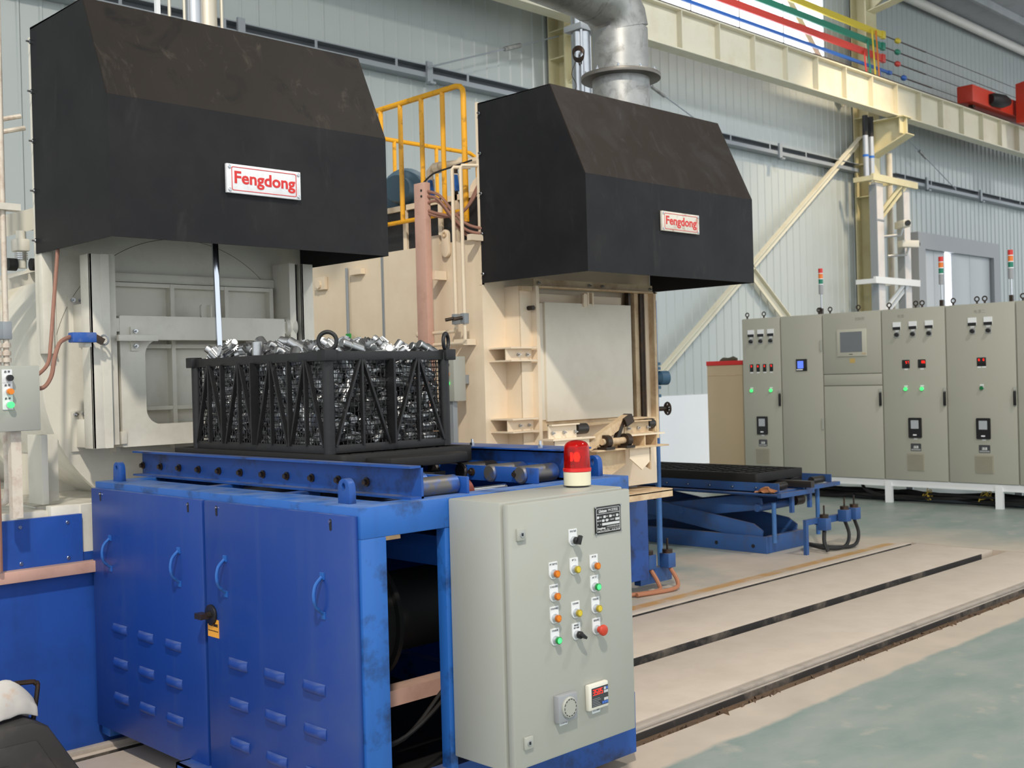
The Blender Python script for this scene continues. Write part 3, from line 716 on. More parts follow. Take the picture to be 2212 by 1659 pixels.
G().tube([(1.6, 5.9, 2.75), (2.35, 5.9, 2.98)], .012, 8).tube([(1.6, 5.95, 2.82), (2.35, 5.95, 3.05)], .012, 8).make('upper_pipe', OLDW, t)
# push-button station at the left edge
def station(t, x0, x1, y0, y1, z0, z1, m): G().box(x0, x1, y0, y1, z0, z1).make('box', m, t, bev=.004)
t = thing('button_station', 'grey button box with green lamp on a post at the left picture edge', 'control box', (1.85, 4.95, 1.1))
station(t, 1.70, 1.985, 4.90, 5.0, 1.457, 1.735, BOXC)
BTN_RING = disc_mesh('button_ring', .0135, .012, 20, ALU)
def lens(name, m, r=.0125, h=.012): return disc_mesh(name, r, h, 20, m, [(0, r), (.75, r), (1, r * .86)])
for z, m, lab in ((1.683, BLACK, 0), (1.626, ORANGE, 0), (1.570, GREENL, 1)):
    G().box(1.826, 1.868, 4.896, 4.90, z - .02, z + .036).make('label_plate', WHITE, t)
    put('button_ring', BTN_RING, t, (1.852, 4.896, z), (PI / 2, 0, 0))
    put('button', lens('button', m, .0135, .02), t, (1.852, 4.886, z), (PI / 2, 0, 0))
    lettering('启 停', .011, INK, t, (1.847, 4.8955, z + .026), FACE_Y)
G().box(1.872, 1.915, 4.94, 4.98, 1.085, 1.457).make('post', OLDW, t)
G().tube([(1.80, 4.95, 1.457), (1.82, 4.96, 1.25), (1.835, 5.0, .86)], .011, 8, 5).make('flexible_conduit', HOSE, t)
t = thing('limit_switch', 'blue limit switch on the left guide post', 'switch', (2.27, 5.12, 1.86))
G().box(2.205, 2.318, 5.06, 5.115, 1.842, 1.888).make('body', paint('blue switch casting', (42, 88, 168), .5, var=.1, dirt=(150, 150, 150), amt=.4, dscale=20), t, bev=.005)
G().bar((2.318, 5.09, 1.868), (2.36, 5.09, 1.845), .02, .03).make('lever', GREASE, t)
G().ring((2.37, 5.10, 1.855), (1, .6, .1), .022, .005, 18, 6).make('roller', GALVR, t)
G().box(2.27, 2.30, 5.08, 5.15, 1.822, 1.842).make('bracket', CREAM1, t)
t = thing('flexible_conduit', 'two brown flexible conduits looping from the button box to hood and switch', 'conduit', (2.05, 5.0, 1.6))
G().tube([(1.985, 5.0, 1.687), (2.03, 5.02, 1.70), (2.085, 5.05, 1.75), (2.12, 5.10, 1.84), (2.155, 5.14, 2.02), (2.20, 5.18, 2.30)], .0085, 8, 6).make('hose', HOSE, t)
G().tube([(1.985, 5.0, 1.640), (2.04, 5.0, 1.640), (2.085, 5.02, 1.69), (2.11, 5.04, 1.77), (2.145, 5.06, 1.84), (2.205, 5.09, 1.868)], .0095, 8, 6).make('hose', HOSE, t)

# ================================================================== RIGHT FURNACE (square body)
F2 = thing('box_furnace', 'warm cream square bodied furnace under the right hood', 'furnace', (6.1, 5.6, 0))
G().box(5.215, 7.0, 5.57, 9.6, .83, 2.575).make('body', CREAM2, F2)
G().box(5.212, 7.005, 5.545, 5.57, .83, 3.46).make('face_plate', CREAM2, F2)
G().box(5.25, 6.60, 5.50, 9.4, .0, .83).make('base', BLUED, F2)
G().box(5.205, 5.215, 6.6, 6.62, .83, 2.575).make('side_seam', GALVR, F2)
# guide posts, brackets and top angle
for x0, x1 in ((5.415, 5.545), (6.745, 6.815)):
    G().box(x0, x1, 5.392, 5.402, 1.15, 2.25).make('guide_post', CREAM2, F2)
    G().box(x1 - .03, x1, 5.34, 5.392, 1.15, 2.25).make('guide_post', CREAM2 if x0 < 6 else RUSTY, F2)
    G().box(x0, x0 + .012, 5.40, 5.545, 1.15, 2.25).make('guide_post', CREAM2, F2)
G().box(5.40, 5.50, 5.36, 5.392, 2.215, 2.245).make('post_cap', RUSTY, F2)
for z in (1.74, 1.265):
    G().box(5.255, 5.50, 5.33, 5.545, z, z + .010).box(5.255, 5.50, 5.33, 5.545, z + .085, z + .095).box(5.26, 5.50, 5.385, 5.392, z, z + .09).make('post_bracket', CREAM2, F2)
    for x in (5.37, 5.455): put('bolt', BOLT, F2, (x, 5.385, z + .045), (PI / 2, 0, 0))
G().box(5.54, 6.83, 5.385, 5.395, 2.245, 2.302).box(5.54, 6.83, 5.34, 5.395, 2.24, 2.25).make('top_angle', RUSTY, F2)
for x in (5.58, 6.10, 6.24, 6.79): put('bolt', BOLT, F2, (x, 5.385, 2.275), (PI / 2, 0, 0))
put('bolt', G().cyl((0, 0, 0), (0, 0, .05), .016, 12).mesh('bolt', mat=GREASE), F2, (5.49, 5.392, 2.10), (PI / 2, 0, 0))
G().box(6.60, 6.625, 5.43, 5.47, 1.30, 2.30).make('door_track', GREASE, F2); G().box(6.655, 6.70, 5.42, 5.50, 1.30, 2.30).make('door_track', RUSTY, F2); G().box(6.70, 6.745, 5.40, 5.46, 1.30, 2.24).make('door_track', GREASE, F2)
# insulated lifting door
d2 = G().box(5.635, 6.558, 5.375, 5.395, 1.325, 2.146).box(5.565, 6.558, 5.395, 5.52, 1.335, 2.14).make('lifting_door', DOORC, F2, bev=.004)
G().box(5.60, 6.56, 5.47, 5.53, 2.146, 2.21).make('door_header', CREAM2, F2)
G().prism(rounded(6.02, 6.06, 2.12, 2.215, .015, 4), 'y', 5.36, 5.372).make('lifting_eye', CREAM2, d2)
for x in (6.075, 6.125): G().box(x, x + .014, 5.37, 5.44, 2.13, 2.225).make('lifting_eye', CREAM2, d2)
G().prism([(5.565, 1.335), (6.55, 1.325), (6.55, 1.29), (5.59, 1.26)], 'y', 5.40, 5.52).make('door_sill', RUSTY, F2)
# charging table: roller stands, shelf, gussets
def ustand(x0, x1, y, z0, z1, m, nb):
    G().box(x0, x1, y, y + .008, z0, z1).box(x0, x1, y - .045, y + .05, z0 - .008, z0).box(x0, x1, y - .03, y + .008, z1 - .008, z1).make('roller_stand', m, F2)
    for i in range(nb): put('bolt', BOLT, F2, (x0 + .03 + (x1 - x0 - .05) * i / max(1, nb - 1), y, (z0 + z1) / 2 - .01), (PI / 2, 0, 0))
ustand(5.245, 5.51, 5.0, 1.235, 1.325, CREAM2, 3)
G().cyl((5.52, 5.02, 1.285), (5.62, 5.02, 1.285), .036, 20).make('roller', ROLLD, F2)
G().box(5.235, 5.64, 4.95, 5.10, 1.222, 1.232).make('stand_plate', CREAM2, F2)
G().box(5.27, 5.60, 4.97, 4.985, 1.14, 1.222).make('stand_plate', CREAM2, F2)
ustand(6.00, 6.26, 5.0, 1.23, 1.315, RUSTY, 3)
G().cyl((6.27, 5.03, 1.285), (6.34, 5.03, 1.285), .037, 20).make('roller', ROLLD, F2)
G().box(6.02, 6.37, 5.02, 5.16, 1.322, 1.330).make('stand_cover', RUSTY, F2); G().box(6.335, 6.345, 5.0, 5.16, 1.23, 1.322).make('stand_cover', RUSTY, F2)
G().box(5.95, 6.385, 4.955, 5.15, 1.212, 1.222).make('stand_plate', CREAM2, F2)
for x in (6.03, 6.17, 6.30): G().box(x, x + .01, 4.965, 5.12, 1.137, 1.212).make('stand_plate', RUSTY, F2)
G().box(5.62, 6.385, 4.92, 5.40, 1.128, 1.138).make('shelf', RUSTY, F2, bev=.002)
G().prism([(6.0, 1.128), (6.22, 1.128), (6.22, 1.03), (6.13, .975), (6.0, 1.06)], 'y', 4.96, 4.97).make('gusset', CREAM2, F2)
G().prism([(5.10, 1.128), (4.96, 1.128), (4.96, .97), (5.10, 1.04)], 'x', 6.215, 6.23).make('gusset', RUSTY, F2)
G().prism([(5.70, 1.128), (6.0, 1.128), (6.0, 1.02), (5.80, .94), (5.72, 1.0)], 'y', 5.0, 5.01).make('gusset', RUSTY, F2)
G().box(5.60, 6.62, 5.22, 5.50, .835, 1.13).make('front_apron', CREAM2, F2)
# locking arm with bearings
G().bar((5.60, 5.0, 1.16), (5.98, 4.97, 1.335), .055, .055).make('lock_arm', RUSTY, F2)
G().bar((5.93, 4.962, 1.308), (6.0, 4.957, 1.34), .075, .06).make('arm_head', GREASE, F2)
G().cyl((5.70, 4.95, 1.19), (5.99, 4.95, 1.19), .022, 16).make('arm_shaft', RUSTY, F2)
for x in (5.72, 5.93):
    G().cyl((x, 4.95, 1.19), (x + .045, 4.95, 1.19), .045, 18).make('bearing', GREASE, F2); G().box(x - .02, x + .07, 4.91, 4.99, 1.138, 1.155).make('bearing_foot', GREASE, F2)
G().bar((5.86, 4.96, 1.20), (5.93, 4.96, 1.32), .03, .03).make('crank', GREASE, F2)
# drip tray that sticks out to the right, and blue leg behind it
G().box(5.75, 6.50, 4.98, 5.30, .80, .808).box(5.75, 6.50, 4.98, 4.99, .76, .815).box(6.49, 6.50, 4.98, 5.30, .76, .815).make('drip_tray', RUSTY, F2)
G().box(6.20, 6.60, 5.30, 5.49, .12, .80).make('base_leg', BLUED, F2, bev=.004)
# roof gear: fan motor, mesh guards, lugs
G().lathe((5.83, 7.05, 3.13), (5.52, 6.80, 3.11), [(0, .19), (.02, .20), (.08, .20), (.10, .17), (.45, .165), (.48, .11), (1, .10)], 32).make('fan_motor', paint('dark teal motor paint', (62, 92, 110), .45, var=.12), F2)
MESHM = paint('perforated guard sheet', (44, 44, 46), .5, metal=.3, var=.35, scale=60)
G().box(5.42, 5.43, 5.58, 7.3, 2.58, 2.90).make('guard_mesh', MESHM, F2)
for a, b in ((2.575, 2.60), (2.90, 2.94)): G().box(5.40, 5.43, 5.58, 7.3, a, b).make('guard_rail', CREAM2, F2)
for y in (5.60, 5.98, 6.15, 6.55, 6.9): G().box(5.40, 5.425, y, y + .04, 2.58, 2.94).make('guard_post', CREAM2, F2)
put('lifting_lug', G().prism(rounded(-.035, .035, 0, .19, .034, 6), 'x', 0, .022).mesh('lifting_lug', bev=.002, mat=CREAM2), F2, (5.185, 5.88, 2.475))
put('lug_eye', G().ring((0, 0, 0), (1, 0, 0), .016, .007, 18, 6).mesh('lug_eye', mat=RUSTY), F2, (5.183, 5.88, 2.63))
G().box(5.215, 5.30, 5.98, 6.12, 2.575, 2.64).make('top_bracket', CREAM2, F2)
# ================================================================== SERVICES ON THE RIGHT FURNACE
def rail_run(t, pts_top, z0, zt, posts, r=.021):
    G().tube(pts_top, r, 10, 1).make('top_rail', YEL, t)
    for x, y in posts: G().cyl((x, y, z0), (x, y, zt), r, 10).make('baluster', YEL, t)
t = thing('guard_railing', 'yellow tube railing on the furnace roof between the two hoods', 'railing', (5.32, 6.2, 2.75))
rx = 5.32
G().tube([(rx, 7.6, 3.66), (rx, 5.87, 3.67), (rx, 5.83, 3.66), (rx, 5.805, 3.635), (rx, 5.80, 3.60), (rx, 5.80, 2.72)], .020, 10).make('top_rail', YEL, t)
for y in (6.02, 6.25, 6.49, 6.72, 7.0): G().cyl((rx, y, 2.80), (rx, y, 3.66), .018, 10).make('baluster', YEL, t)
G().tube([(rx, 7.6, 2.80), (rx, 5.80, 2.80)], .016, 10).make('bottom_rail', YEL, t)
t = thing('guard_railing', 'yellow tube railing at the far side of the furnace roof', 'railing', (6.5, 8.0, 2.6))
G().tube([(5.6, 8.0, 3.80), (7.40, 8.0, 3.80), (7.47, 8.0, 3.77), (7.50, 8.0, 3.70), (7.50, 8.0, 2.6)], .020, 10).make('top_rail', YEL, t)
for x in (5.95, 6.48, 6.98): G().cyl((x, 8.0, 2.6), (x, 8.0, 3.80), .018, 10).make('baluster', YEL, t)
t = thing('cable_duct_post', 'dusty pink upright cable duct on the side of the right furnace', 'duct post', (5.08, 5.98, 1.2))
G().box(5.05, 5.105, 5.925, 6.035, 1.2, 2.985).make('duct', PINK, t, bev=.003)
for z in (2.93, 2.89): G().cyl((5.0495, 5.955, z), (5.047, 5.955, z), .009, 10).make('hole', INK, t)
G().box(5.105, 5.21, 5.90, 5.94, 2.32, 2.38).make('bracket', CREAM2, t)
t = thing('brown_hoses', 'bunch of brown cable hoses leaving the pink duct for the hood', 'hose', (5.2, 5.8, 2.8), kind=None)
hp = [[(5.08, 5.95, 2.93), (5.10, 5.82, 2.88), (5.13, 5.70, 2.74), (5.16, 5.6, 2.66), (5.25, 5.52, 2.63)],
      [(5.08, 5.95, 2.89), (5.10, 5.84, 2.86), (5.13, 5.70, 2.70), (5.16, 5.6, 2.62), (5.25, 5.52, 2.60)],
      [(5.08, 5.95, 2.84), (5.11, 5.84, 2.84), (5.15, 5.70, 2.66), (5.2, 5.6, 2.57), (5.28, 5.52, 2.55)],
      [(5.08, 5.95, 2.80), (5.11, 5.84, 2.76), (5.16, 5.72, 2.74), (5.2, 5.62, 2.82), (5.25, 5.54, 2.98)],
      [(5.08, 5.95, 2.78), (5.13, 5.82, 2.74), (5.2, 5.68, 2.78), (5.24, 5.60, 2.92), (5.28, 5.54, 3.02)]]
for p in hp: G().tube(p, .0105, 8, 6).make('hose', HOSE, t)
t = thing('black_cable', 'thin black cable from the pink duct top over the railing', 'cable', (5.1, 5.9, 3.0))
G().tube([(5.08, 5.97, 2.985), (5.1, 5.88, 3.04), (5.15, 5.75, 3.07), (5.2, 5.6, 3.10)], .006, 6, 6).make('cable', RUBBER, t)
t = thing('gas_pipe', 'pair of cream gas pipes with valve blocks on the side of the right furnace', 'pipe', (5.1, 5.65, 1.8))
for y, zb in ((5.69, 1.955), (5.605, 1.875)):
    G().tube([(5.22, y - .05, 3.06), (5.11, y, 3.055), (5.10, y, 3.04), (5.10, y, 2.07)], .0125, 10).make('pipe', CREAM2, t)
    G().box(5.08, 5.12, y - .022, y + .022, 2.0, 2.07).make('valve_block', GALVR, t, bev=.003)
    G().cyl((5.08, y, 2.04), (5.03, y + .03, 2.03), .012, 10).make('valve_stem', GREASE, t)
    G().tube([(5.10, y, 2.0), (5.10, y, zb + .02), (5.10, y + .02, zb), (5.10, y + .36, zb - .005)], .0125, 10).make('pipe', CREAM2, t)
G().lathe((5.10, 6.05, 1.95), (5.10, 6.10, 1.95), [(0, .015), (.3, .025), (.7, .025), (1, .015)], 12).make('union', CREAM2, t)
G().box(5.10, 5.21, 5.52, 5.56, 2.55, 2.59).make('pipe_bracket', CREAM2, t); G().box(5.10, 5.21, 5.62, 5.72, 1.86, 1.90).make('pipe_bracket', CREAM2, t)
t = thing('roof_pipework', 'cream pipe run with blue handled ball valves on the furnace roof', 'pipe', (5.6, 6.3, 2.7))
G().tube([(5.6, 6.50, 2.9), (5.6, 6.50, 3.20), (5.6, 6.45, 3.23), (5.6, 5.95, 3.20)], .028, 10).make('pipe', CREAM2, t)
G().tube([(5.6, 6.22, 3.21), (5.6, 6.22, 2.9)], .024, 10).make('pipe', GREASE, t)
for y in (6.50, 6.22):
    G().cyl((5.6, y, 3.02), (5.6, y, 3.14), .036, 10).make('valve_body', OLDW, t); G().bar((5.55, y - .06, 3.12), (5.55, y - .08, 3.00), .03, .02).make('valve_lever', BLUE, t)
for y in (6.40, 6.12): G().cyl((5.6, y - .03, 3.215), (5.6, y + .03, 3.215), .042, 10).make('union', CREAM2, t)
t = thing('instrument_drum', 'cream cylindrical casing beside the right hood on the roof', 'casing', (5.5, 5.75, 2.9))
G().cyl((5.45, 5.75, 2.93), (5.9, 5.85, 2.93), .13, 20).make('drum', CREAM2, t)
t = thing('button_station', 'small cream button box with amber and green buttons behind the basket', 'control box', (5.05, 5.73, 1.5))
G().box(5.04, 5.145, 5.66, 5.78, 1.485, 1.785).make('box', BOXC, t, bev=.004)
for z, m in ((1.73, BLACK), (1.665, ORANGE), (1.605, GREENL)): put('button', lens('button', m, .016, .02), t, (5.04, 5.72, z), (0, -PI / 2, 0))
G().box(5.06, 5.10, 5.70, 5.74, 1.0, 1.485).make('conduit', GALVR, t); G().box(5.145, 5.212, 5.70, 5.74, 1.60, 1.66).make('wall_bracket', GALVR, t)
t = thing('cable_clip', 'slim grey conduit with a green tag on the side of the right furnace', 'conduit', (5.19, 7.0, 1.6))
G().cyl((5.19, 7.02, 1.5), (5.19, 7.02, 2.5), .012, 8).make('conduit', GALVR, t)
G().box(5.165, 5.18, 6.97, 7.02, 1.90, 2.00).make('green_tag', paint('green tag', (40, 160, 70), .5), t)
G().box(5.17, 5.212, 6.82, 6.96, 2.44, 2.48).make('bracket', CREAM2, t)
t = thing('bolted_lug', 'small square cream lug near the top left of the furnace side', 'lug', (5.19, 7.38, 2.4))
G().box(5.18, 5.213, 7.30, 7.44, 2.36, 2.46).make('plate', CREAM2, t, bev=.003); G().cyl((5.18, 7.37, 2.40), (5.165, 7.37, 2.40), .03, 10).make('stub', CREAM2, t)
# blue pipe behind the right furnace corner
BP = paint('blue pipe paint', (60, 108, 168), .45, var=.1, dirt=(60, 60, 66), amt=.4, dscale=10)
t = thing('standpipe', 'slim blue standpipe with round valves and handwheel beside the right furnace', 'pipe', (7.60, 5.98, 0))
G().cyl((7.60, 5.98, 0), (7.60, 5.98, 2.25), .024, 12).make('pipe', BP, t)
G().lathe((7.60, 5.98, 1.60), (7.72, 5.94, 1.60), [(0, .03), (.3, .06), (.9, .06), (1, .03)], 16).make('valve_body', BLUEV, t)
for z in (1.68, 1.52, 1.45, 1.72): G().cyl((7.60, 5.98, z - .012), (7.60, 5.98, z + .012), .045, 12).make('union', BLUEV, t)
G().ring((7.70, 5.94, 1.34), (.9, -.35, 0), .05, .009, 16, 6).make('handwheel', GREASE, t)
for k in range(3):
    a = k * PI / 3
    G().bar((7.70 + .35 * .05 * math.cos(a), 5.94 + .94 * .05 * math.cos(a), 1.34 + .05 * math.sin(a)), (7.70 - .35 * .05 * math.cos(a), 5.94 - .94 * .05 * math.cos(a), 1.34 - .05 * math.sin(a)), .012, .012).make('spoke', GREASE, t)
G().cyl((7.60, 5.98, 1.34), (7.70, 5.94, 1.34), .02, 10).make('valve_neck', GREASE, t)
def hyd_valve(t, x, y, z, m=BLUET):
    G().box(x - .045, x + .045, y - .045, y + .045, z, z + .11).make('valve_block', m, t, bev=.006)
    G().cyl((x, y, z + .11), (x, y, z + .14), .04, 12).make('cap', GREASE, t)
    G().cyl((x, y, z + .14), (x, y, z + .22), .008, 8).make('stem', GREASE, t)
t = thing('hydraulic_valves', 'pair of blue hydraulic valves with copper hoses at the floor behind the grey box', 'valve', (6.8, 5.45, 0))
for x, y in ((6.74, 5.42), (6.90, 5.36)): hyd_valve(t, x, y, .16)
G().box(6.62, 7.0, 5.40, 5.46, .05, .16).make('manifold', BLUET, t)
G().tube([(6.74, 5.40, .16), (6.75, 5.33, .05), (6.66, 5.28, .02), (6.4, 5.35, .02)], .016, 8, 6).make('hose', COPPER, t)
G().tube([(6.90, 5.34, .16), (6.90, 5.27, .06), (6.80, 5.24, .02), (6.45, 5.3, .02)], .016, 8, 6).make('hose', COPPER, t)

# ================================================================== SCISSOR LIFT beyond the right furnace
t = thing('scissor_lift', 'blue scissor lift table beyond the right furnace', 'lift table', (9.05, 6.6, 0))
sx0, sx1, sy0, sy1 = 8.72, 9.36, 5.66, 8.0
G().frame([(sx0, sy0), (sx1, sy0), (sx1, sy1), (sx0, sy1)], [(sx0 + .05, sy0 + .05), (sx1 - .05, sy0 + .05), (sx1 - .05, sy1 - .05), (sx0 + .05, sy1 - .05)], 'z', 0, .15).make('base_frame', BLUET, t, bev=.004)
G().box(sx0 + .05, sx1 - .05, sy0 + .05, sy1 - .05, 0.0, .02).make('base_plate', RUSTY, t)
for y in (5.80, 6.2): G().cyl((sx0 - .003, y, .06), (sx0 + .01, y, .06), .018, 10).make('frame_hole', INK, t)
for i, (x, a, b) in enumerate(((8.755, 0, 1), (8.80, 1, 0), (9.28, 1, 0), (9.33, 0, 1))):
    y0, y1 = (5.72, 7.85)
    za, zb = (.17, .46)
    p, q = ((x, y0, za), (x, y1, zb)) if a == 0 else ((x, y0 + .03, zb), (x, y1, za))
    dy = (q[1] - p[1]); dz = q[2] - p[2]; L_ = math.hypot(dy, dz); uy, uz = dy / L_, dz / L_
    def pp(s, h): return (p[1] + uy * s - uz * h, p[2] + uz * s + uy * h)
    poly = [pp(0, -.03), pp(.10, -.075), pp(L_ - .10, -.075), pp(L_, -.03), pp(L_, .03), pp(L_ - .10, .075), pp(.10, .075), pp(0, .03)]
    G().prism(poly, 'x', x - .012, x + .012).make('scissor_arm', BLUET, t, bev=.003)
G().cyl((8.74, 6.62, .325), (9.35, 6.62, .325), .03, 14).make('pivot_pin', BLUET, t); G().cyl((8.735, 6.62, .325), (8.742, 6.62, .325), .04, 16).make('pivot_ring', BLUET, t)
G().cyl((8.76, 5.78, .40), (9.36, 5.78, .40), .035, 12).make('cross_shaft', BLUET, t)
G().cyl((9.25, 5.70, .43), (9.38, 5.70, .43), .05, 16).make('end_roller', GREASE, t)
G().box(sx0, sx1, 5.56, 8.0, .515, .56).make('platform', BLUET, t, bev=.003)
G().box(sx0 - .06, sx0, 5.50, 8.0, .535, .545).box(sx0, sx0 + .012, 5.52, 8.0, .535, .635).make('side_channel', BLUET, t)
for y in (5.75, 6.0, 6.25, 6.5, 6.75): put('bolt', BOLT, t, (sx0, y, .59), (0, -PI / 2, 0))
G().box(sx0 - .06, 9.22, 5.46, 5.50, .515, .555).make('end_bar', BLUET, t); G().box(9.15, 9.75, 5.50, 5.56, .54, .575).make('end_bar', BLUET, t)
G().box(9.10, 9.115, 5.50, 7.5, .555, .63).box(9.62, 9.632, 5.52, 7.5, .575, .65).make('side_channel', BLUET, t)
G().prism(rounded(9.06, 9.12, .575, .635, .006, 2), 'y', 5.40, 6.2).make('square_tube', ROLLD, t)
for y in (5.60, 5.85): G().cyl((8.76, y, .60), (8.95, y, .60), .034, 18).make('roller', ROLLD, t); G().cyl((9.40, y, .605), (9.60, y, .605), .034, 18).make('roller', ROLLD, t)
G().box(8.90, 8.94, 5.50, 5.53, .36, .52).make('stop_plate', BLUET, t); G().box(9.2, 9.24, 5.50, 5.53, .38, .52).make('stop_plate', BLUET, t)
G().cyl((8.76, 5.60, 0.1), (8.76, 5.60, .46), .02, 10).make('stop_post', BP, t); G().cyl((9.47, 5.58, .1), (9.47, 5.58, .54), .02, 10).make('stop_post', BP, t)
t2 = thing('hydraulic_valves', 'three hydraulic valves with black hoses at the end of the scissor lift', 'valve', (9.35, 5.45, 0))
for x, y, z in ((9.10, 5.30, .20), (9.46, 5.30, .24), (9.58, 5.27, .25)): hyd_valve(t2, x, y, z)
G().prism([(8.86, 0), (8.86, .31), (9.08, .31), (9.08, .26), (8.90, .26), (8.90, 0)], 'y', 5.34, 5.37).make('bracket', BLUET, t2); G().box(9.10, 9.55, 5.36, 5.40, .24, .30).make('bracket', BLUET, t2)
G().tube([(9.10, 5.30, .20), (9.06, 5.28, .1), (9.05, 5.24, 0.02)], .018, 8, 6).make('hose', RUBBER, t2)
for x, y in ((9.46, 5.30), (9.58, 5.27)): G().tube([(x, y, .25), (x + .02, y - .03, .12), (x - .12, y - .06, .03), (x - .32, y + .02, .03), (9.12, 5.5, .06)], .016, 8, 6).make('hose', RUBBER, t2)
def grate(label, x0, x1, y0, y1, z0, z1, nx, ny, bow=0):
    t = thing('base_grate', label, 'grate', ((x0 + x1) / 2, (y0 + y1) / 2, z0))
    ro = rounded(x0, x1, y0, y1, .03, 4); ri = rounded(x0 + .03, x1 - .03, y0 + .03, y1 - .03, .01, 4)
    G().frame(ro, ri, 'z', z0, z1).make('rim', CAST, t, bev=.004)
    for i in range(1, nx):
        x = x0 + (x1 - x0) * i / nx; G().box(x - .008, x + .008, y0 + .03, y1 - .03, z0, z1 - .004).make('rib', CAST, t)
    for i in range(1, ny):
        y = y0 + (y1 - y0) * i / ny; G().box(x0 + .03, x1 - .03, y - .008, y + .008, z0, z1 - .004).make('rib', CAST, t)
    return t
grate('black cast grate lying on the blue scissor lift', 8.72, 9.50, 5.74, 7.6, .635, .715, 7, 14)
g = G(); rr = random.Random(5)
vs = []; nn = 7
for i in range(nn):
    for j in range(nn):
        vs.append((8.66 + .05 * i / nn + rr.uniform(-.02, .02), 5.72 - .22 * j / nn + rr.uniform(-.02, .02), .55 + .05 * math.sin(i * .5) * math.sin(j * .5) + rr.uniform(0, .02)))
g.add(vs, [(i * nn + j, i * nn + j + 1, (i + 1) * nn + j + 1, (i + 1) * nn + j) for i in range(nn - 1) for j in range(nn - 1)])
g.make('rag', paint('brown rag', (176, 122, 84), .9, var=.2, scale=20), loc=(8.69, 5.6, .55), label='crumpled brown rag on the edge of the scissor lift', cat='rag')
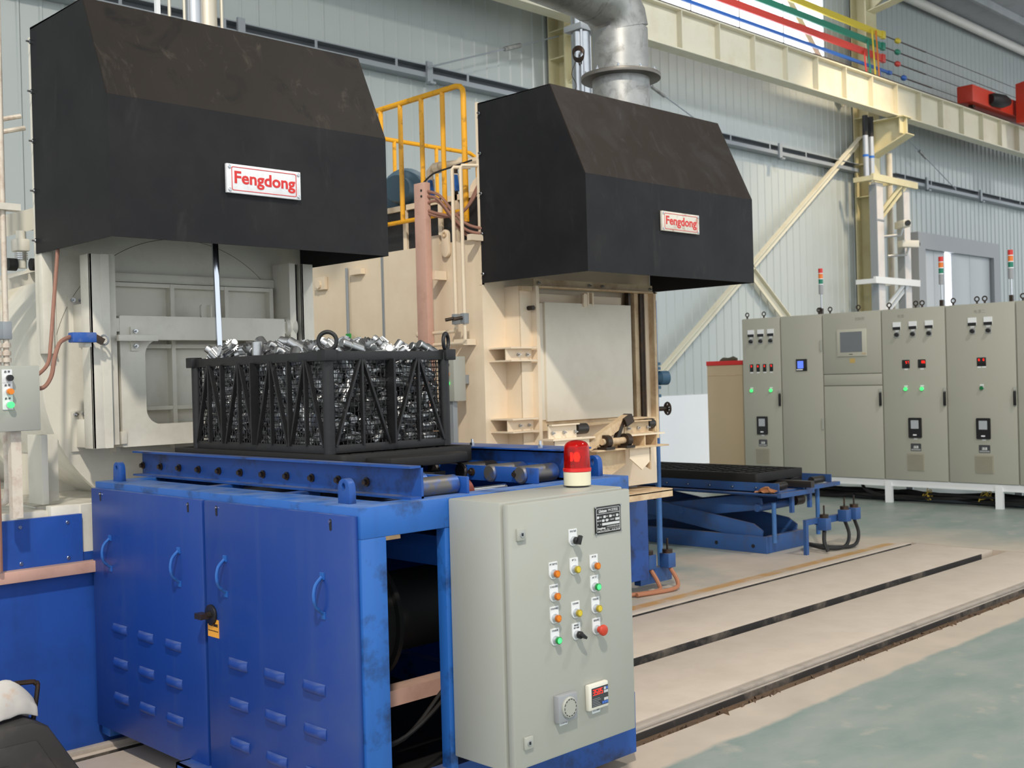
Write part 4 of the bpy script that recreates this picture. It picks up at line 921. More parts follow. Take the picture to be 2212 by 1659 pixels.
# resting poses of the poured parts: kind, x, y, z in mm, then quaternion in hundredths
PILE = [
(0,-2,429,449,45,56,45,50), (0,-150,-25,449,71,49,-19,-45), (1,149,328,447,96,-6,-22,13), (1,-268,284,442,70,-8,-29,-64), (1,258,-150,442,86,1,34,-36), (1,68,137,441,27,-32,-82,36),
(1,166,-8,441,15,45,-50,-71), (1,149,-113,440,26,-94,-10,-14), (1,238,368,440,75,33,-16,-53), (0,-213,91,439,62,25,18,-71), (0,-93,311,439,18,-42,-74,48), (1,146,399,439,16,-2,-52,83),
(0,-96,407,438,32,87,-31,-17), (1,-94,87,436,70,56,-5,41), (1,261,98,436,79,-17,-14,55), (1,-157,295,436,55,-27,-43,65), (1,-52,-304,434,2,27,-79,54), (0,-163,-103,433,5,-58,-72,-36),
(0,249,286,431,90,-4,27,31), (1,-263,120,430,28,-73,-61,5), (0,105,7,430,53,14,12,-81), (0,31,-82,429,91,34,-19,5), (1,248,-67,429,24,23,-68,-64), (1,66,228,428,93,-5,7,32),
(1,-218,-32,428,14,-13,-82,-52), (1,-48,-445,425,65,10,8,-73), (0,-189,397,425,34,-53,-59,48), (1,-10,347,423,78,-60,-2,-7), (1,-2,-139,423,71,52,22,-40), (0,205,-181,422,34,16,66,63),
(1,182,73,422,5,41,90,0), (0,45,467,420,56,36,73,4), (0,-183,-274,419,63,29,57,41), (0,-136,186,419,27,-15,-51,-79), (1,-232,212,419,10,46,86,-12), (0,-95,20,419,13,34,-87,29),
(1,194,-248,418,31,-28,-80,-40), (0,12,108,418,29,26,48,77), (1,-249,365,418,49,-65,-41,-39), (1,163,464,418,23,64,38,62), (1,-256,437,418,82,26,23,-43), (1,56,393,418,9,31,92,-16),
(1,-145,-202,417,90,-10,-18,-34), (0,-103,249,417,59,-1,57,55), (0,-166,-489,417,15,2,-97,13), (1,-35,208,417,8,48,85,-13), (1,-263,-348,416,44,-45,63,-43), (1,88,-237,416,76,-36,52,-5),
(0,-28,-489,48,26,-13,84,43), (0,-274,-359,110,3,70,38,-59), (0,-216,-489,370,42,-7,-88,-14), (0,-274,-291,159,69,-13,-69,14), (0,-274,-100,89,63,27,36,62), (1,-218,-427,414,17,45,39,78),
(0,-274,296,303,15,68,-70,-3), (0,-274,43,409,1,70,3,-70), (0,-274,68,149,52,-47,-9,69), (0,-274,196,259,64,-23,-68,24), (0,-57,-489,273,11,-3,-88,-43), (0,104,-488,116,22,96,2,-11),
(0,241,-488,128,11,6,84,-50), (0,-273,-3,333,34,57,-68,-29), (0,-273,468,346,34,56,6,-74), (0,-273,-459,303,14,69,67,20), (0,241,-488,406,6,-23,-24,-93), (0,-273,-458,379,65,-8,-55,49),
(0,52,-488,270,34,92,4,-11), (0,246,-488,76,1,0,93,33), (0,-273,-284,26,0,-70,-70,0), (0,246,-488,26,99,0,0,0), (1,-35,480,413,26,94,3,-18), (0,-273,-209,153,62,-21,-4,74),
(0,-35,-186,412,22,36,75,-48), (1,1,37,412,43,-44,-74,-22), (1,-104,-398,412,69,23,13,66), (1,212,146,410,32,45,-15,-81), (0,-66,-129,410,65,-65,23,27), (1,-208,481,410,63,41,53,-35),
(0,68,35,409,57,-55,-59,11), (1,129,-180,408,16,51,80,-22), (1,-104,-483,86,90,-14,38,6), (1,-165,-483,38,70,-70,7,7), (1,-247,-482,160,0,-2,-16,-98), (1,229,-482,299,44,-88,4,8),
(1,-7,-482,372,44,-89,-3,-6), (1,-267,196,54,68,15,51,48), (1,-267,175,131,67,21,-37,-60), (1,-267,-235,258,69,12,-27,65), (1,-243,-482,89,16,-7,89,40), (1,-266,-420,101,70,1,61,34),
(1,-266,461,67,33,62,67,21), (1,16,-481,204,2,-22,7,96), (0,205,-313,406,87,-11,-42,-17), (1,-192,-480,233,80,21,-51,17), (0,31,-346,405,90,25,-3,-33), (1,144,165,405,41,-82,-35,14),
(1,246,-429,404,25,-94,6,19), (0,-264,-185,221,43,61,-33,-55), (0,143,-290,404,59,-46,-20,62), (1,-89,-478,357,62,20,-63,40), (1,-263,279,367,59,24,-4,-76), (1,-263,-469,231,63,48,-59,-2),
(0,48,284,403,19,34,-18,89), (1,141,260,403,30,78,-53,-4), (0,273,-263,403,69,27,40,52), (1,-262,-58,261,57,17,4,79), (0,-42,-24,402,72,-20,29,59), (1,-221,-92,402,36,91,3,-17),
(0,-262,-71,132,2,-67,-70,19), (1,120,-476,307,86,-44,17,-13), (1,-169,111,401,26,-63,-61,-37), (1,-261,229,181,80,22,-49,-23), (1,-261,-124,299,27,78,-35,-41), (1,101,-397,399,27,82,48,-1),
(0,213,299,399,7,39,-46,78), (1,67,-123,398,55,30,76,-5), (0,45,-45,398,15,15,73,63), (1,143,-472,35,27,-7,35,-88), (1,261,242,397,37,-40,7,83), (1,247,-365,396,73,66,3,-2),
(1,246,430,396,1,6,77,62), (1,-57,-237,396,16,5,37,91), (1,87,-471,378,40,-20,35,81), (1,-255,-200,96,48,-72,-43,20), (0,186,-77,395,14,-56,80,-10), (0,272,33,395,32,-60,9,71),
(1,-125,-271,394,35,-30,12,87), (1,-86,-469,161,21,66,-58,39), (0,-253,-256,317,33,-33,87,0), (1,-86,132,392,3,-4,77,62), (1,-252,263,103,35,-83,16,-38), (0,-252,-204,386,35,29,-1,-88),
(0,-252,413,196,64,57,-50,-5), (0,-252,78,88,25,37,63,-61), (1,-48,-354,391,28,-84,29,-34), (0,57,-466,78,49,79,-23,-24), (1,-145,-466,304,13,37,-91,-8), (1,-251,335,244,38,2,55,73),
(1,103,463,391,54,5,-53,-63), (0,241,-11,391,14,-5,-79,58), (1,-118,-465,235,65,-55,-49,9), (0,-250,-332,310,86,-9,-19,45), (0,241,-127,390,3,26,-74,-60), (0,-250,-312,264,79,-35,-32,37),
(1,-34,408,390,94,-1,-5,29), (1,96,-464,170,51,12,-60,-59), (0,246,-464,350,40,-84,-19,28), (0,246,489,389,45,88,0,1), (1,166,-418,388,47,-74,-19,43), (0,-163,-377,388,67,-34,-56,-30),
(1,-248,-372,32,0,0,-80,-58), (1,-248,-139,365,4,30,-43,84), (1,-248,30,48,1,0,-94,-31), (1,-248,-401,357,36,92,0,-1), (1,268,-463,223,29,-64,-29,64), (1,-247,48,224,30,18,13,92),
(1,-247,323,133,98,16,-1,-1), (1,-247,385,109,71,-69,1,-1), (1,-247,-79,33,59,-80,-1,1), (1,-247,336,71,0,2,98,-15), (0,-174,207,387,68,8,-6,71), (1,-247,292,197,26,11,78,55),
(1,-247,195,357,98,16,-2,4), (0,-247,137,309,36,6,45,80), (1,-246,-441,33,2,-7,95,-29), (0,-246,-343,359,0,0,89,44), (1,-246,382,287,5,22,92,-30), (1,-246,-283,371,10,2,40,-90),
(0,-246,14,271,25,-24,-85,38), (1,-245,414,342,10,23,-91,30), (1,-245,-23,205,15,3,10,97), (0,-245,-143,165,20,-28,-75,-55), (1,-245,14,116,12,-8,-80,-56), (1,-245,132,370,90,41,-7,8),
(1,-245,-88,195,12,10,65,73), (0,-245,77,345,87,25,-37,13), (1,-245,111,185,61,77,11,-6), (0,-245,488,229,0,4,-1,99), (0,-244,-391,259,23,18,-73,-60), (0,-90,-18,384,9,69,-60,36),
(0,-171,-459,123,53,38,-40,-63), (0,-244,-336,159,6,-30,18,-92), (0,203,-458,199,64,14,16,72), (1,-200,312,383,37,65,-58,-27), (1,39,-279,383,20,3,-39,89), (0,127,-458,252,27,67,-50,-45),
(1,-65,296,382,41,-71,55,-11), (0,175,-457,348,93,-5,15,30), (0,113,384,382,45,26,78,32), (0,32,-457,323,60,7,10,78), (0,-242,-409,212,35,-87,14,-27), (0,-241,440,243,76,57,22,-19),
(1,44,141,381,33,-35,-73,46), (1,-152,17,381,33,24,-26,-86), (0,173,326,381,11,-81,-44,-34), (0,128,97,381,82,-25,30,41), (1,22,-415,380,72,-63,6,26), (0,-240,-184,323,74,-62,-12,18),
(0,-133,-337,380,41,5,-54,72), (1,127,-84,380,72,15,-15,65), (0,-151,458,380,2,-67,-65,34), (0,-239,341,336,88,-40,19,-6), (1,267,152,378,28,64,-63,-31), (0,-40,59,377,63,21,-36,64),
(1,-227,5,377,56,24,5,-78), (0,-237,367,170,5,-19,18,-95), (1,-94,462,376,65,13,50,54), (1,166,-451,147,42,53,-70,-16), (1,136,21,376,14,-77,-55,27), (1,246,369,376,15,98,-8,1),
(1,-33,-450,96,24,-72,-25,58), (1,-235,243,252,86,26,-3,-41), (1,6,255,375,51,-37,-3,76), (1,-234,271,33,89,-25,9,-33), (0,-234,-22,26,94,31,3,0), (0,-112,386,373,81,-26,-27,-43),
(1,-137,320,373,60,29,-15,72), (1,-233,136,252,55,-5,27,-78), (1,-70,-82,373,49,-83,-20,9), (1,-232,-197,32,0,7,-99,0), (0,216,-447,254,31,-14,72,-59), (0,74,356,372,20,42,86,15),
(0,-231,-29,314,35,73,50,26), (1,106,203,371,4,-95,-15,23), (0,-230,226,308,64,7,8,-75), (0,-47,-445,198,5,63,-39,66), (1,-229,-308,69,17,88,-39,-17), (1,-48,-444,306,16,-24,-11,94),
(0,50,-170,369,77,8,-58,-21), (1,-135,-51,368,80,12,56,7), (0,-227,488,177,1,-3,-38,-91), (1,-2,-194,366,32,-44,-41,72), (1,-225,-307,214,61,-35,-35,60), (0,3,-440,26,29,39,70,51),
(0,132,-334,365,19,92,-27,-14), (1,-225,482,120,73,-67,3,2), (0,-85,-146,365,83,42,31,-15), (1,231,-199,364,79,-36,-44,20), (1,32,-439,142,90,35,16,17), (1,-215,-439,298,51,-17,78,29),
(1,-145,-437,361,32,39,-78,-33), (1,6,340,362,77,-58,8,-22), (0,192,177,362,40,18,28,-85), (0,159,-188,361,1,81,57,0), (0,-221,-137,38,12,16,-97,0), (1,198,66,360,45,-38,-47,64),
(1,4,90,360,41,23,28,82), (1,9,-92,358,22,48,-79,-28), (0,-218,-249,103,36,31,-86,-8), (1,-217,-101,95,66,-28,37,-58), (1,115,-432,87,8,19,94,22), (0,247,-432,67,33,29,-85,26),
(0,231,-64,357,7,-11,1,98), (0,-216,-182,241,51,-43,58,-44), (0,-216,171,184,14,-1,-60,-77), (0,151,409,355,86,-13,-35,-30), (1,-215,482,318,12,26,40,-86), (0,-56,222,354,26,-12,-76,-56),
(0,-213,423,26,2,2,-58,-80), (1,-181,-215,352,22,19,-20,93), (1,186,243,352,41,73,20,49), (1,-71,-402,351,80,15,-38,-42), (0,-18,166,351,29,-14,-93,5), (0,242,-331,351,9,1,41,-89),
(0,-173,373,350,15,-81,50,23), (1,-81,-425,38,70,55,11,41), (0,244,-271,350,4,-2,44,89), (1,81,47,350,24,63,45,56), (0,-210,112,85,33,13,55,74), (0,-86,-195,350,74,-61,21,16),
(0,42,-425,206,10,21,86,-43), (0,6,-11,349,21,-33,59,-69), (0,-23,461,349,20,27,-67,-64), (0,-21,-269,349,76,-23,16,58), (1,-208,57,275,92,-12,17,-30), (1,-208,-420,166,70,59,-37,-7),
(1,-155,-143,347,28,21,-92,-2), (1,87,-209,347,36,12,-32,-86), (1,62,-422,282,40,-19,85,-24), (1,-207,-388,89,50,11,-32,78), (0,-207,-65,149,7,47,86,11), (0,-7,-421,266,66,-8,-65,35),
(1,66,-352,346,2,34,89,28), (1,45,436,346,11,-10,47,-86), (0,-205,-214,137,70,-37,11,59), (1,-205,84,32,30,92,-18,-6), (1,-116,180,343,80,-55,11,-19), (1,60,-417,32,77,-25,18,-54),
(1,-85,81,342,5,-59,78,-13), (1,184,-416,289,17,-42,79,-39), (1,140,-277,341,18,-25,-84,43), (1,229,-416,151,84,-13,-8,-49), (1,82,-54,340,74,42,10,50), (1,142,-415,204,26,55,71,32),
(1,-199,152,38,34,88,-29,10), (1,-125,-414,82,84,32,-4,41), (0,-157,-320,339,30,83,-29,-34), (1,-12,-361,339,59,43,45,49), (1,-198,430,159,49,-84,-14,-13), (1,-198,-230,290,42,-49,-48,57),
(0,-97,252,337,94,3,29,13), (0,273,-412,110,70,-3,4,70), (0,-120,-412,161,59,56,55,10), (1,129,-406,336,68,-54,-10,47), (1,248,-389,336,0,0,98,-16), (1,-196,481,38,30,-92,-6,-18),
(1,-195,199,86,41,81,-39,2), (1,-85,-282,335,86,-30,11,36), (1,-174,57,335,97,2,3,19), (1,192,-110,334,11,3,58,80), (0,-80,332,333,10,-23,-93,21), (1,245,-9,333,6,7,-80,58),
(0,198,340,333,4,61,78,4), (1,40,218,332,15,-30,91,21), (1,-189,-80,331,73,-5,42,-52), (1,-158,-406,229,69,-14,-58,-38), (0,-190,64,148,70,-66,9,20), (1,165,478,330,0,65,-21,71),
(0,215,-405,26,0,-70,70,0), (0,-189,369,26,80,58,-2,-2), (1,246,208,329,33,90,18,17), (0,150,-42,329,85,-18,-33,34), (1,92,157,328,12,-1,-59,79), (1,-76,-403,226,22,23,66,-67),
(1,-187,137,133,6,19,93,28), (1,-187,-379,306,12,10,-2,98), (1,267,299,326,29,64,-63,-30), (1,122,269,326,54,68,10,-48), (1,-186,444,273,83,-4,10,53), (0,-185,224,139,69,-65,-16,23),
(0,-173,281,325,3,-64,52,-54), (1,-146,126,324,50,-81,21,17), (0,-184,10,182,17,10,87,-43), (1,239,476,324,16,45,68,-53), (1,123,363,323,58,-20,49,60), (1,-57,-18,323,23,-37,57,-68),
(1,-182,432,88,97,2,-20,8), (1,-182,-323,271,55,49,17,-63), (0,82,-300,322,24,22,47,81), (0,-181,389,228,83,-14,1,53), (1,-180,-197,187,76,-57,17,-24), (1,-179,85,213,36,65,39,52),
(1,203,-394,83,12,93,30,6), (1,-30,-393,129,12,98,0,8), (1,244,137,318,10,-7,-59,-79), (1,-76,392,318,20,24,90,-28), (1,-177,-99,258,1,3,36,-92), (1,141,-392,32,45,0,0,-88),
(1,267,-162,316,18,-68,70,-2), (0,242,-391,226,8,5,-79,59), (1,-135,461,316,19,-62,72,-21), (1,-175,-269,32,21,66,-67,-22), (1,-175,-280,122,50,-35,68,-38), (1,-175,-27,77,55,-29,56,-53),
(1,257,399,314,45,74,43,20), (0,-174,-317,190,61,21,38,65), (1,-144,3,314,6,-20,91,-34), (0,-173,290,142,19,14,-89,-36), (1,-173,244,192,91,16,18,32), (1,-173,187,287,43,-36,-65,48),
(1,245,72,312,21,95,-9,17), (1,36,378,311,0,6,87,46), (1,-171,265,255,47,-76,35,-25), (0,58,-385,237,86,-50,0,-1), (1,-71,-95,310,98,-9,-6,7), (0,172,-190,308,61,34,49,50),
(1,-168,-19,249,41,6,-1,-90), (1,49,84,308,59,6,11,-79), (1,59,281,308,17,45,3,87), (1,-167,329,186,2,-6,85,50), (0,56,-380,185,34,5,-23,90), (1,103,-118,304,65,-9,-43,-60),
(0,-77,-379,286,33,91,16,12), (1,-164,273,84,0,4,-24,-96), (1,-163,-269,234,90,22,-11,-32), (0,-162,-185,76,40,73,-53,0), (0,-162,360,284,36,53,-30,-69), (1,-50,174,302,54,18,22,78),
(0,74,-376,127,0,-19,-97,8), (1,-23,89,300,21,-31,61,-69), (1,239,-67,300,20,-5,34,90), (1,-18,-145,300,5,25,-72,-63), (1,-146,-375,32,0,0,31,94), (0,-51,-374,181,24,-8,22,93),
(1,247,-245,299,17,-97,-2,-4), (1,-159,311,33,58,-80,0,-1), (0,-159,90,279,92,-16,0,-34), (0,-148,-176,299,92,-6,-17,-33), (1,247,-309,298,12,98,0,2), (1,-70,464,297,67,11,41,-59),
(0,-157,2,139,28,23,-49,-78), (1,19,-53,297,25,-44,-81,26), (0,2,265,296,89,16,19,-35), (0,-156,-164,143,67,45,-23,-52), (0,-125,221,295,36,-42,-79,24), (1,-153,224,32,51,16,-26,-79),
(1,-153,-355,140,20,-45,85,-12), (0,-99,-323,293,92,-34,-12,-8), (1,106,461,293,50,-46,42,-58), (0,-152,193,223,87,-23,-5,42), (1,-124,-258,292,37,-10,-30,-86), (1,120,99,292,26,62,-48,54),
(1,8,-206,292,6,44,18,-87), (0,-152,-95,27,32,35,72,49), (1,-151,-134,203,9,-2,-92,-36), (0,-151,336,90,26,5,-92,-27), (0,171,-313,291,13,69,66,-20), (1,7,468,289,26,22,65,67),
(1,2,-292,289,49,-29,61,-54), (1,14,-364,75,63,-40,-33,56), (0,221,19,288,7,-4,-58,-80), (0,180,157,288,22,86,-30,-31), (1,119,26,287,84,39,-24,-26), (0,190,241,286,16,-94,-18,-20),
(1,-146,-119,91,38,-77,30,-39), (1,49,-354,285,14,-4,-27,-94), (1,174,316,285,61,49,-38,-47), (1,-99,311,284,21,36,-89,11), (1,-144,373,135,18,-21,-54,78), (1,83,-26,283,44,-80,37,-1),
(0,-142,-314,77,40,45,-66,-42), (1,78,210,281,1,25,-2,-96), (0,205,-356,193,6,27,-24,92), (1,188,428,280,89,-43,5,-6), (0,-139,104,178,67,-33,38,-53), (0,-107,-153,279,49,21,81,-21),
(1,110,-354,78,85,-39,-23,23), (1,136,-353,259,6,-87,46,5), (0,173,81,278,70,-32,34,53), (1,-111,-48,277,43,-86,-3,22), (0,117,-172,277,42,-75,-32,37), (1,180,-352,125,27,-8,46,-83),
(1,13,328,276,6,3,-72,67), (0,-135,116,59,30,-48,-57,-58), (0,-132,-209,26,45,32,49,66), (0,94,-347,165,82,50,-10,-21), (1,71,-270,272,54,11,-8,81), (0,12,12,272,59,-63,49,-2),
(1,-131,-47,119,20,-33,55,-73), (0,-131,-53,178,53,-82,18,5), (0,241,178,270,22,8,-2,96), (1,-130,-209,239,51,-79,25,16), (1,54,-150,270,52,-51,45,-50), (0,148,-216,270,80,7,33,47),
(0,58,151,269,16,7,-97,13), (0,240,353,269,15,16,77,58), (1,-39,-342,236,96,0,25,-5), (1,-38,-342,32,52,-17,-25,78), (0,-127,418,190,21,62,-70,-24), (1,-127,2,32,90,-29,9,-26),
(0,273,-341,145,17,68,-69,9), (1,-116,-341,224,75,-39,22,46), (1,-126,45,83,55,73,-35,-16), (0,-68,-195,265,2,-78,40,-46), (0,205,-340,254,33,-4,42,83), (1,-27,405,265,37,-71,-37,44),
(1,268,-339,61,60,37,-16,68), (1,254,276,264,78,-44,17,-39), (0,153,-70,263,40,-51,72,-19), (1,108,322,262,50,64,-51,-27), (1,-66,13,262,71,67,-5,-18), (1,-54,260,261,35,-74,-49,25),
(0,-120,487,145,75,64,1,6), (1,-120,463,248,69,-10,10,-69), (1,266,463,259,16,-68,68,-16), (0,239,-176,258,1,-99,4,3), (1,-53,-270,258,23,-27,62,-68), (0,80,-332,26,4,-3,58,-80),
(0,79,-331,219,42,-88,11,13), (1,-26,-72,256,4,63,76,-5), (0,-4,217,254,50,-54,12,-66), (0,-114,-272,120,50,53,-39,-54), (0,60,387,254,26,94,9,13), (1,260,93,253,63,-57,33,-38),
(1,202,-114,253,64,-36,59,32), (1,-112,278,223,81,27,-1,-50), (0,-41,121,252,22,26,-79,50), (0,132,189,252,44,61,-61,-21), (0,-111,178,158,95,-5,-10,-25), (1,-111,371,245,34,-5,46,-80),
(1,-111,483,80,19,-10,-86,-44), (1,0,-325,147,85,-11,31,39), (1,-50,-324,101,29,-28,23,-88), (1,-109,50,218,19,-28,-81,-46), (1,-109,-268,187,11,-93,-9,-31), (1,-108,123,231,15,36,61,67),
(1,-105,220,104,4,98,5,10), (1,160,483,243,45,88,-4,7), (0,-103,443,26,30,92,21,7), (0,-102,173,67,8,10,-28,-94), (0,-102,131,115,78,17,12,57), (1,39,77,241,25,-69,65,-13),
(1,191,-316,32,58,80,-5,-4), (1,266,-126,241,70,-5,-68,15), (0,273,-315,196,16,68,68,-17), (0,-97,-315,48,32,64,-68,1), (1,-100,-71,57,4,18,86,46), (0,-95,-97,240,33,-29,-7,88),
(1,195,41,239,59,-76,-23,10), (1,-99,413,74,17,-13,57,-78), (1,197,-239,238,18,16,-38,-88), (1,266,-52,238,1,-69,50,50), (1,71,465,238,85,-16,34,-33), (1,247,-284,238,23,21,-6,-94),
(1,204,-37,237,70,-15,-53,42), (0,123,-263,236,51,-1,-31,79), (1,80,-311,115,23,-91,-25,-17), (0,245,211,233,28,28,25,87), (1,-66,180,232,42,-88,3,-19), (1,-92,-123,147,43,81,-34,-16),
(1,-92,-200,171,28,-27,-67,62), (0,189,343,229,96,22,2,-11), (0,-89,-246,74,49,15,36,77), (1,153,-304,160,54,47,68,5), (1,128,-11,227,31,76,-50,-25), (1,-32,69,227,10,51,51,-68),
(1,-87,433,146,6,-33,71,60), (0,14,-173,226,69,-60,30,-23), (0,51,178,225,96,-10,8,22), (1,-85,-28,211,45,-84,27,-6), (1,-84,236,42,71,20,17,-63), (1,64,248,224,29,-4,51,-79),
(0,42,-258,222,95,1,24,-11), (0,89,104,221,69,32,-48,-42), (0,-81,274,157,26,-9,-82,48), (1,-50,464,221,34,18,-37,-84), (0,-80,76,26,88,-1,2,45), (0,-80,219,163,89,-38,17,-14),
(1,145,415,220,13,20,-79,-54), (0,-79,390,26,97,0,0,21), (1,243,400,218,20,-4,-90,-37), (0,164,148,217,8,-1,71,69), (1,-77,-174,39,62,-63,13,-43), (0,-77,291,106,59,-66,41,-14),
(0,195,284,215,1,-52,54,-65), (1,-74,-195,108,90,19,-6,-37), (0,66,-147,214,22,-7,55,79), (1,68,-31,214,38,-52,-34,67), (0,-68,-288,140,62,-54,-6,55), (0,143,91,213,66,-17,-46,-55),
(0,31,-287,181,20,88,24,-33), (1,211,-286,86,79,-56,4,22), (1,23,322,211,12,23,84,45), (0,16,458,211,63,-42,-35,54), (1,173,216,210,21,48,75,-38), (0,-34,-282,178,40,16,-84,-30),
(1,110,-282,65,61,77,-6,12), (0,112,312,206,69,54,-36,-29), (1,-66,101,152,89,-7,33,26), (1,12,-75,206,7,-41,-60,67), (1,-65,320,203,43,83,-33,0), (0,-65,-20,155,10,10,43,88),
(1,213,-279,173,11,-46,-86,-13), (1,-21,-213,204,45,-81,30,17), (1,-62,101,79,59,-45,-32,58), (1,245,7,202,18,7,95,-22), (1,-62,330,32,12,-38,86,-28), (1,-53,389,200,19,-3,89,40),
(1,-22,6,199,27,-25,-8,92), (0,-30,214,199,6,-25,-94,-18), (0,-59,163,26,57,78,17,13), (1,-58,31,130,19,-5,-68,69), (1,180,-186,197,82,2,-20,51), (1,246,464,196,20,-21,-90,-30),
(1,245,257,194,2,-93,-29,-19), (0,113,-269,183,46,-13,40,-77), (0,246,94,193,68,-21,30,-62), (1,-53,-128,83,98,-10,9,3), (1,34,-266,88,6,41,-68,-58), (0,-44,-154,190,18,-22,-90,-30),
(1,58,381,189,56,-60,-55,7), (1,250,-213,189,55,-74,-25,-26), (1,-49,22,52,56,-23,-36,-70), (0,274,352,188,58,-40,20,67), (1,-48,-75,122,72,-65,11,-16), (1,-45,343,96,27,7,30,90),
(0,62,-223,183,16,32,-13,-91), (0,75,-92,182,5,30,58,-75), (0,-42,-104,179,26,-5,-88,36), (1,-31,-257,32,56,78,-19,-14), (0,-33,146,181,91,12,33,15), (0,207,362,179,77,-50,36,-13),
(0,168,-43,179,56,-25,1,-78), (1,94,64,178,24,7,73,61), (0,199,113,176,58,19,-77,-15), (0,241,-251,130,2,-13,-60,78), (0,-36,362,153,19,5,6,-97), (0,95,455,174,8,-59,75,24),
(0,-33,471,128,45,-80,-8,-37), (0,76,272,172,92,-36,1,2), (0,157,291,171,51,-38,68,-33), (1,204,-103,170,42,4,-2,-89), (0,-29,265,47,50,48,-12,-69), (0,-28,-66,26,51,70,-38,-28),
(0,-28,456,57,22,-75,55,-26), (0,41,456,168,31,46,-62,-54), (0,274,-242,54,41,57,-41,57), (1,207,184,167,32,-24,45,79), (0,-2,245,166,6,69,-44,-55), (1,51,193,166,2,-78,-60,10),
(1,113,-25,165,32,50,-70,-37), (1,111,-169,165,34,30,35,81), (1,113,-239,125,85,-38,28,18), (0,274,176,164,60,36,26,65), (1,10,104,163,59,-18,74,22), (1,183,482,162,85,38,29,-13),
(1,-20,413,116,10,11,-59,-78), (1,65,-234,32,30,-93,-17,5), (1,264,-136,157,8,-66,67,-30), (1,22,42,157,59,43,-56,37), (1,134,383,157,2,70,70,1), (1,163,-231,52,71,-53,-27,-35),
(0,170,70,156,20,-66,-45,55), (1,128,157,155,18,-5,-83,50), (1,260,-34,152,53,-7,35,76), (1,1,315,149,17,12,-88,-40), (1,202,412,147,32,-81,-41,-21), (0,-7,-200,123,79,-15,-1,-57),
(1,43,-17,146,17,-21,-12,-94), (1,47,-183,143,33,36,-10,86), (1,-3,211,80,6,-14,62,76), (0,-3,49,82,54,35,36,66), (1,-2,151,99,97,-5,16,-9), (0,108,-103,141,14,95,14,18),
(1,267,292,139,70,-6,13,-69), (1,2,-59,74,83,1,1,-54), (1,3,-157,32,29,-40,70,-51), (0,94,111,136,23,96,-7,-8), (0,197,317,135,63,-47,31,-52), (0,100,306,135,38,22,-2,89),
(0,241,91,132,16,-21,74,60), (1,189,-183,131,90,0,-21,35), (0,22,-206,73,79,58,6,8), (0,243,-204,109,35,1,93,3), (1,201,29,126,29,-88,-31,-15), (1,14,127,32,0,-17,97,0),
(0,251,466,124,25,85,24,38), (1,130,469,123,76,55,-8,-32), (0,17,-17,27,74,3,3,-65), (0,19,218,26,1,67,73,-1), (1,132,210,119,42,-27,-83,19), (1,42,264,116,87,-47,3,-4),
(1,68,375,116,31,-94,0,4), (0,123,-143,115,12,19,-37,-89), (1,118,49,114,18,7,-75,-61), (1,203,-63,112,32,-62,-69,16), (1,29,482,107,14,96,-3,21), (0,75,-66,111,2,-12,-38,-91),
(1,30,-133,106,7,62,42,65), (0,245,222,110,72,-59,33,1), (0,236,375,109,66,-57,-45,8), (0,131,-184,72,24,93,23,-8), (0,34,375,26,93,30,-4,-12), (0,36,320,26,94,-31,0,-1),
(1,245,148,103,19,19,-41,-86), (0,37,65,27,31,94,5,-4), (1,38,475,38,50,80,9,30), (0,139,-15,101,49,62,-59,10), (0,83,433,101,31,-9,-85,-39), (1,88,161,99,68,-60,37,-14),
(0,93,-173,28,9,-98,8,5), (1,266,41,96,43,-55,-54,44), (1,245,-145,92,2,17,86,-45), (1,208,-166,32,17,-52,-79,26), (1,179,275,90,35,83,40,-9), (0,50,286,62,1,1,-31,-94),
(0,51,345,69,9,2,58,80), (1,262,-65,87,75,-17,-14,-61), (1,136,327,84,76,13,-29,54), (1,58,78,84,47,-32,54,-60), (1,165,131,78,66,-31,-19,64), (1,262,315,77,39,-39,57,-59),
(0,273,447,76,67,-19,19,-67), (0,97,-107,74,20,-96,15,-5), (1,66,-17,70,47,30,-12,-81), (0,166,-50,71,38,38,-68,-49), (1,174,482,66,40,-8,89,17), (0,220,202,66,21,51,56,60),
(0,74,397,61,14,4,-55,81), (1,77,230,55,26,75,-33,50), (1,162,416,55,1,-64,-19,73), (0,86,442,26,21,-15,56,-77), (0,235,386,52,51,-13,-68,49), (1,204,45,50,4,82,55,-5),
(0,99,-122,26,94,-31,2,-6), (1,267,-119,34,50,-49,-49,50), (1,132,54,40,94,5,23,20), (1,136,248,40,23,50,82,-8), (1,245,122,38,1,-97,-5,-19), (1,173,352,35,93,29,-13,-11),
(1,264,233,34,61,-10,-13,76), (1,118,-45,33,69,-51,-27,40), (1,108,174,32,6,0,0,-99), (1,208,-69,32,91,0,0,39), (1,261,22,32,17,52,-79,-26), (0,126,115,29,58,-80,2,8),
(0,217,457,27,35,55,-58,-47), (0,210,296,26,93,-31,-2,15), (0,273,449,26,70,0,0,-70), (0,190,202,26,37,-51,61,-45),
]
# ================================================================== TRANSFER CART
CT = thing('transfer_cart', 'blue roller transfer cart with louvred doors in front of the left furnace', 'cart', (2.98, 4.05, 0))
x0, x1, y0, y1, zt = 2.285, 3.678, 3.05, 5.05, 1.206
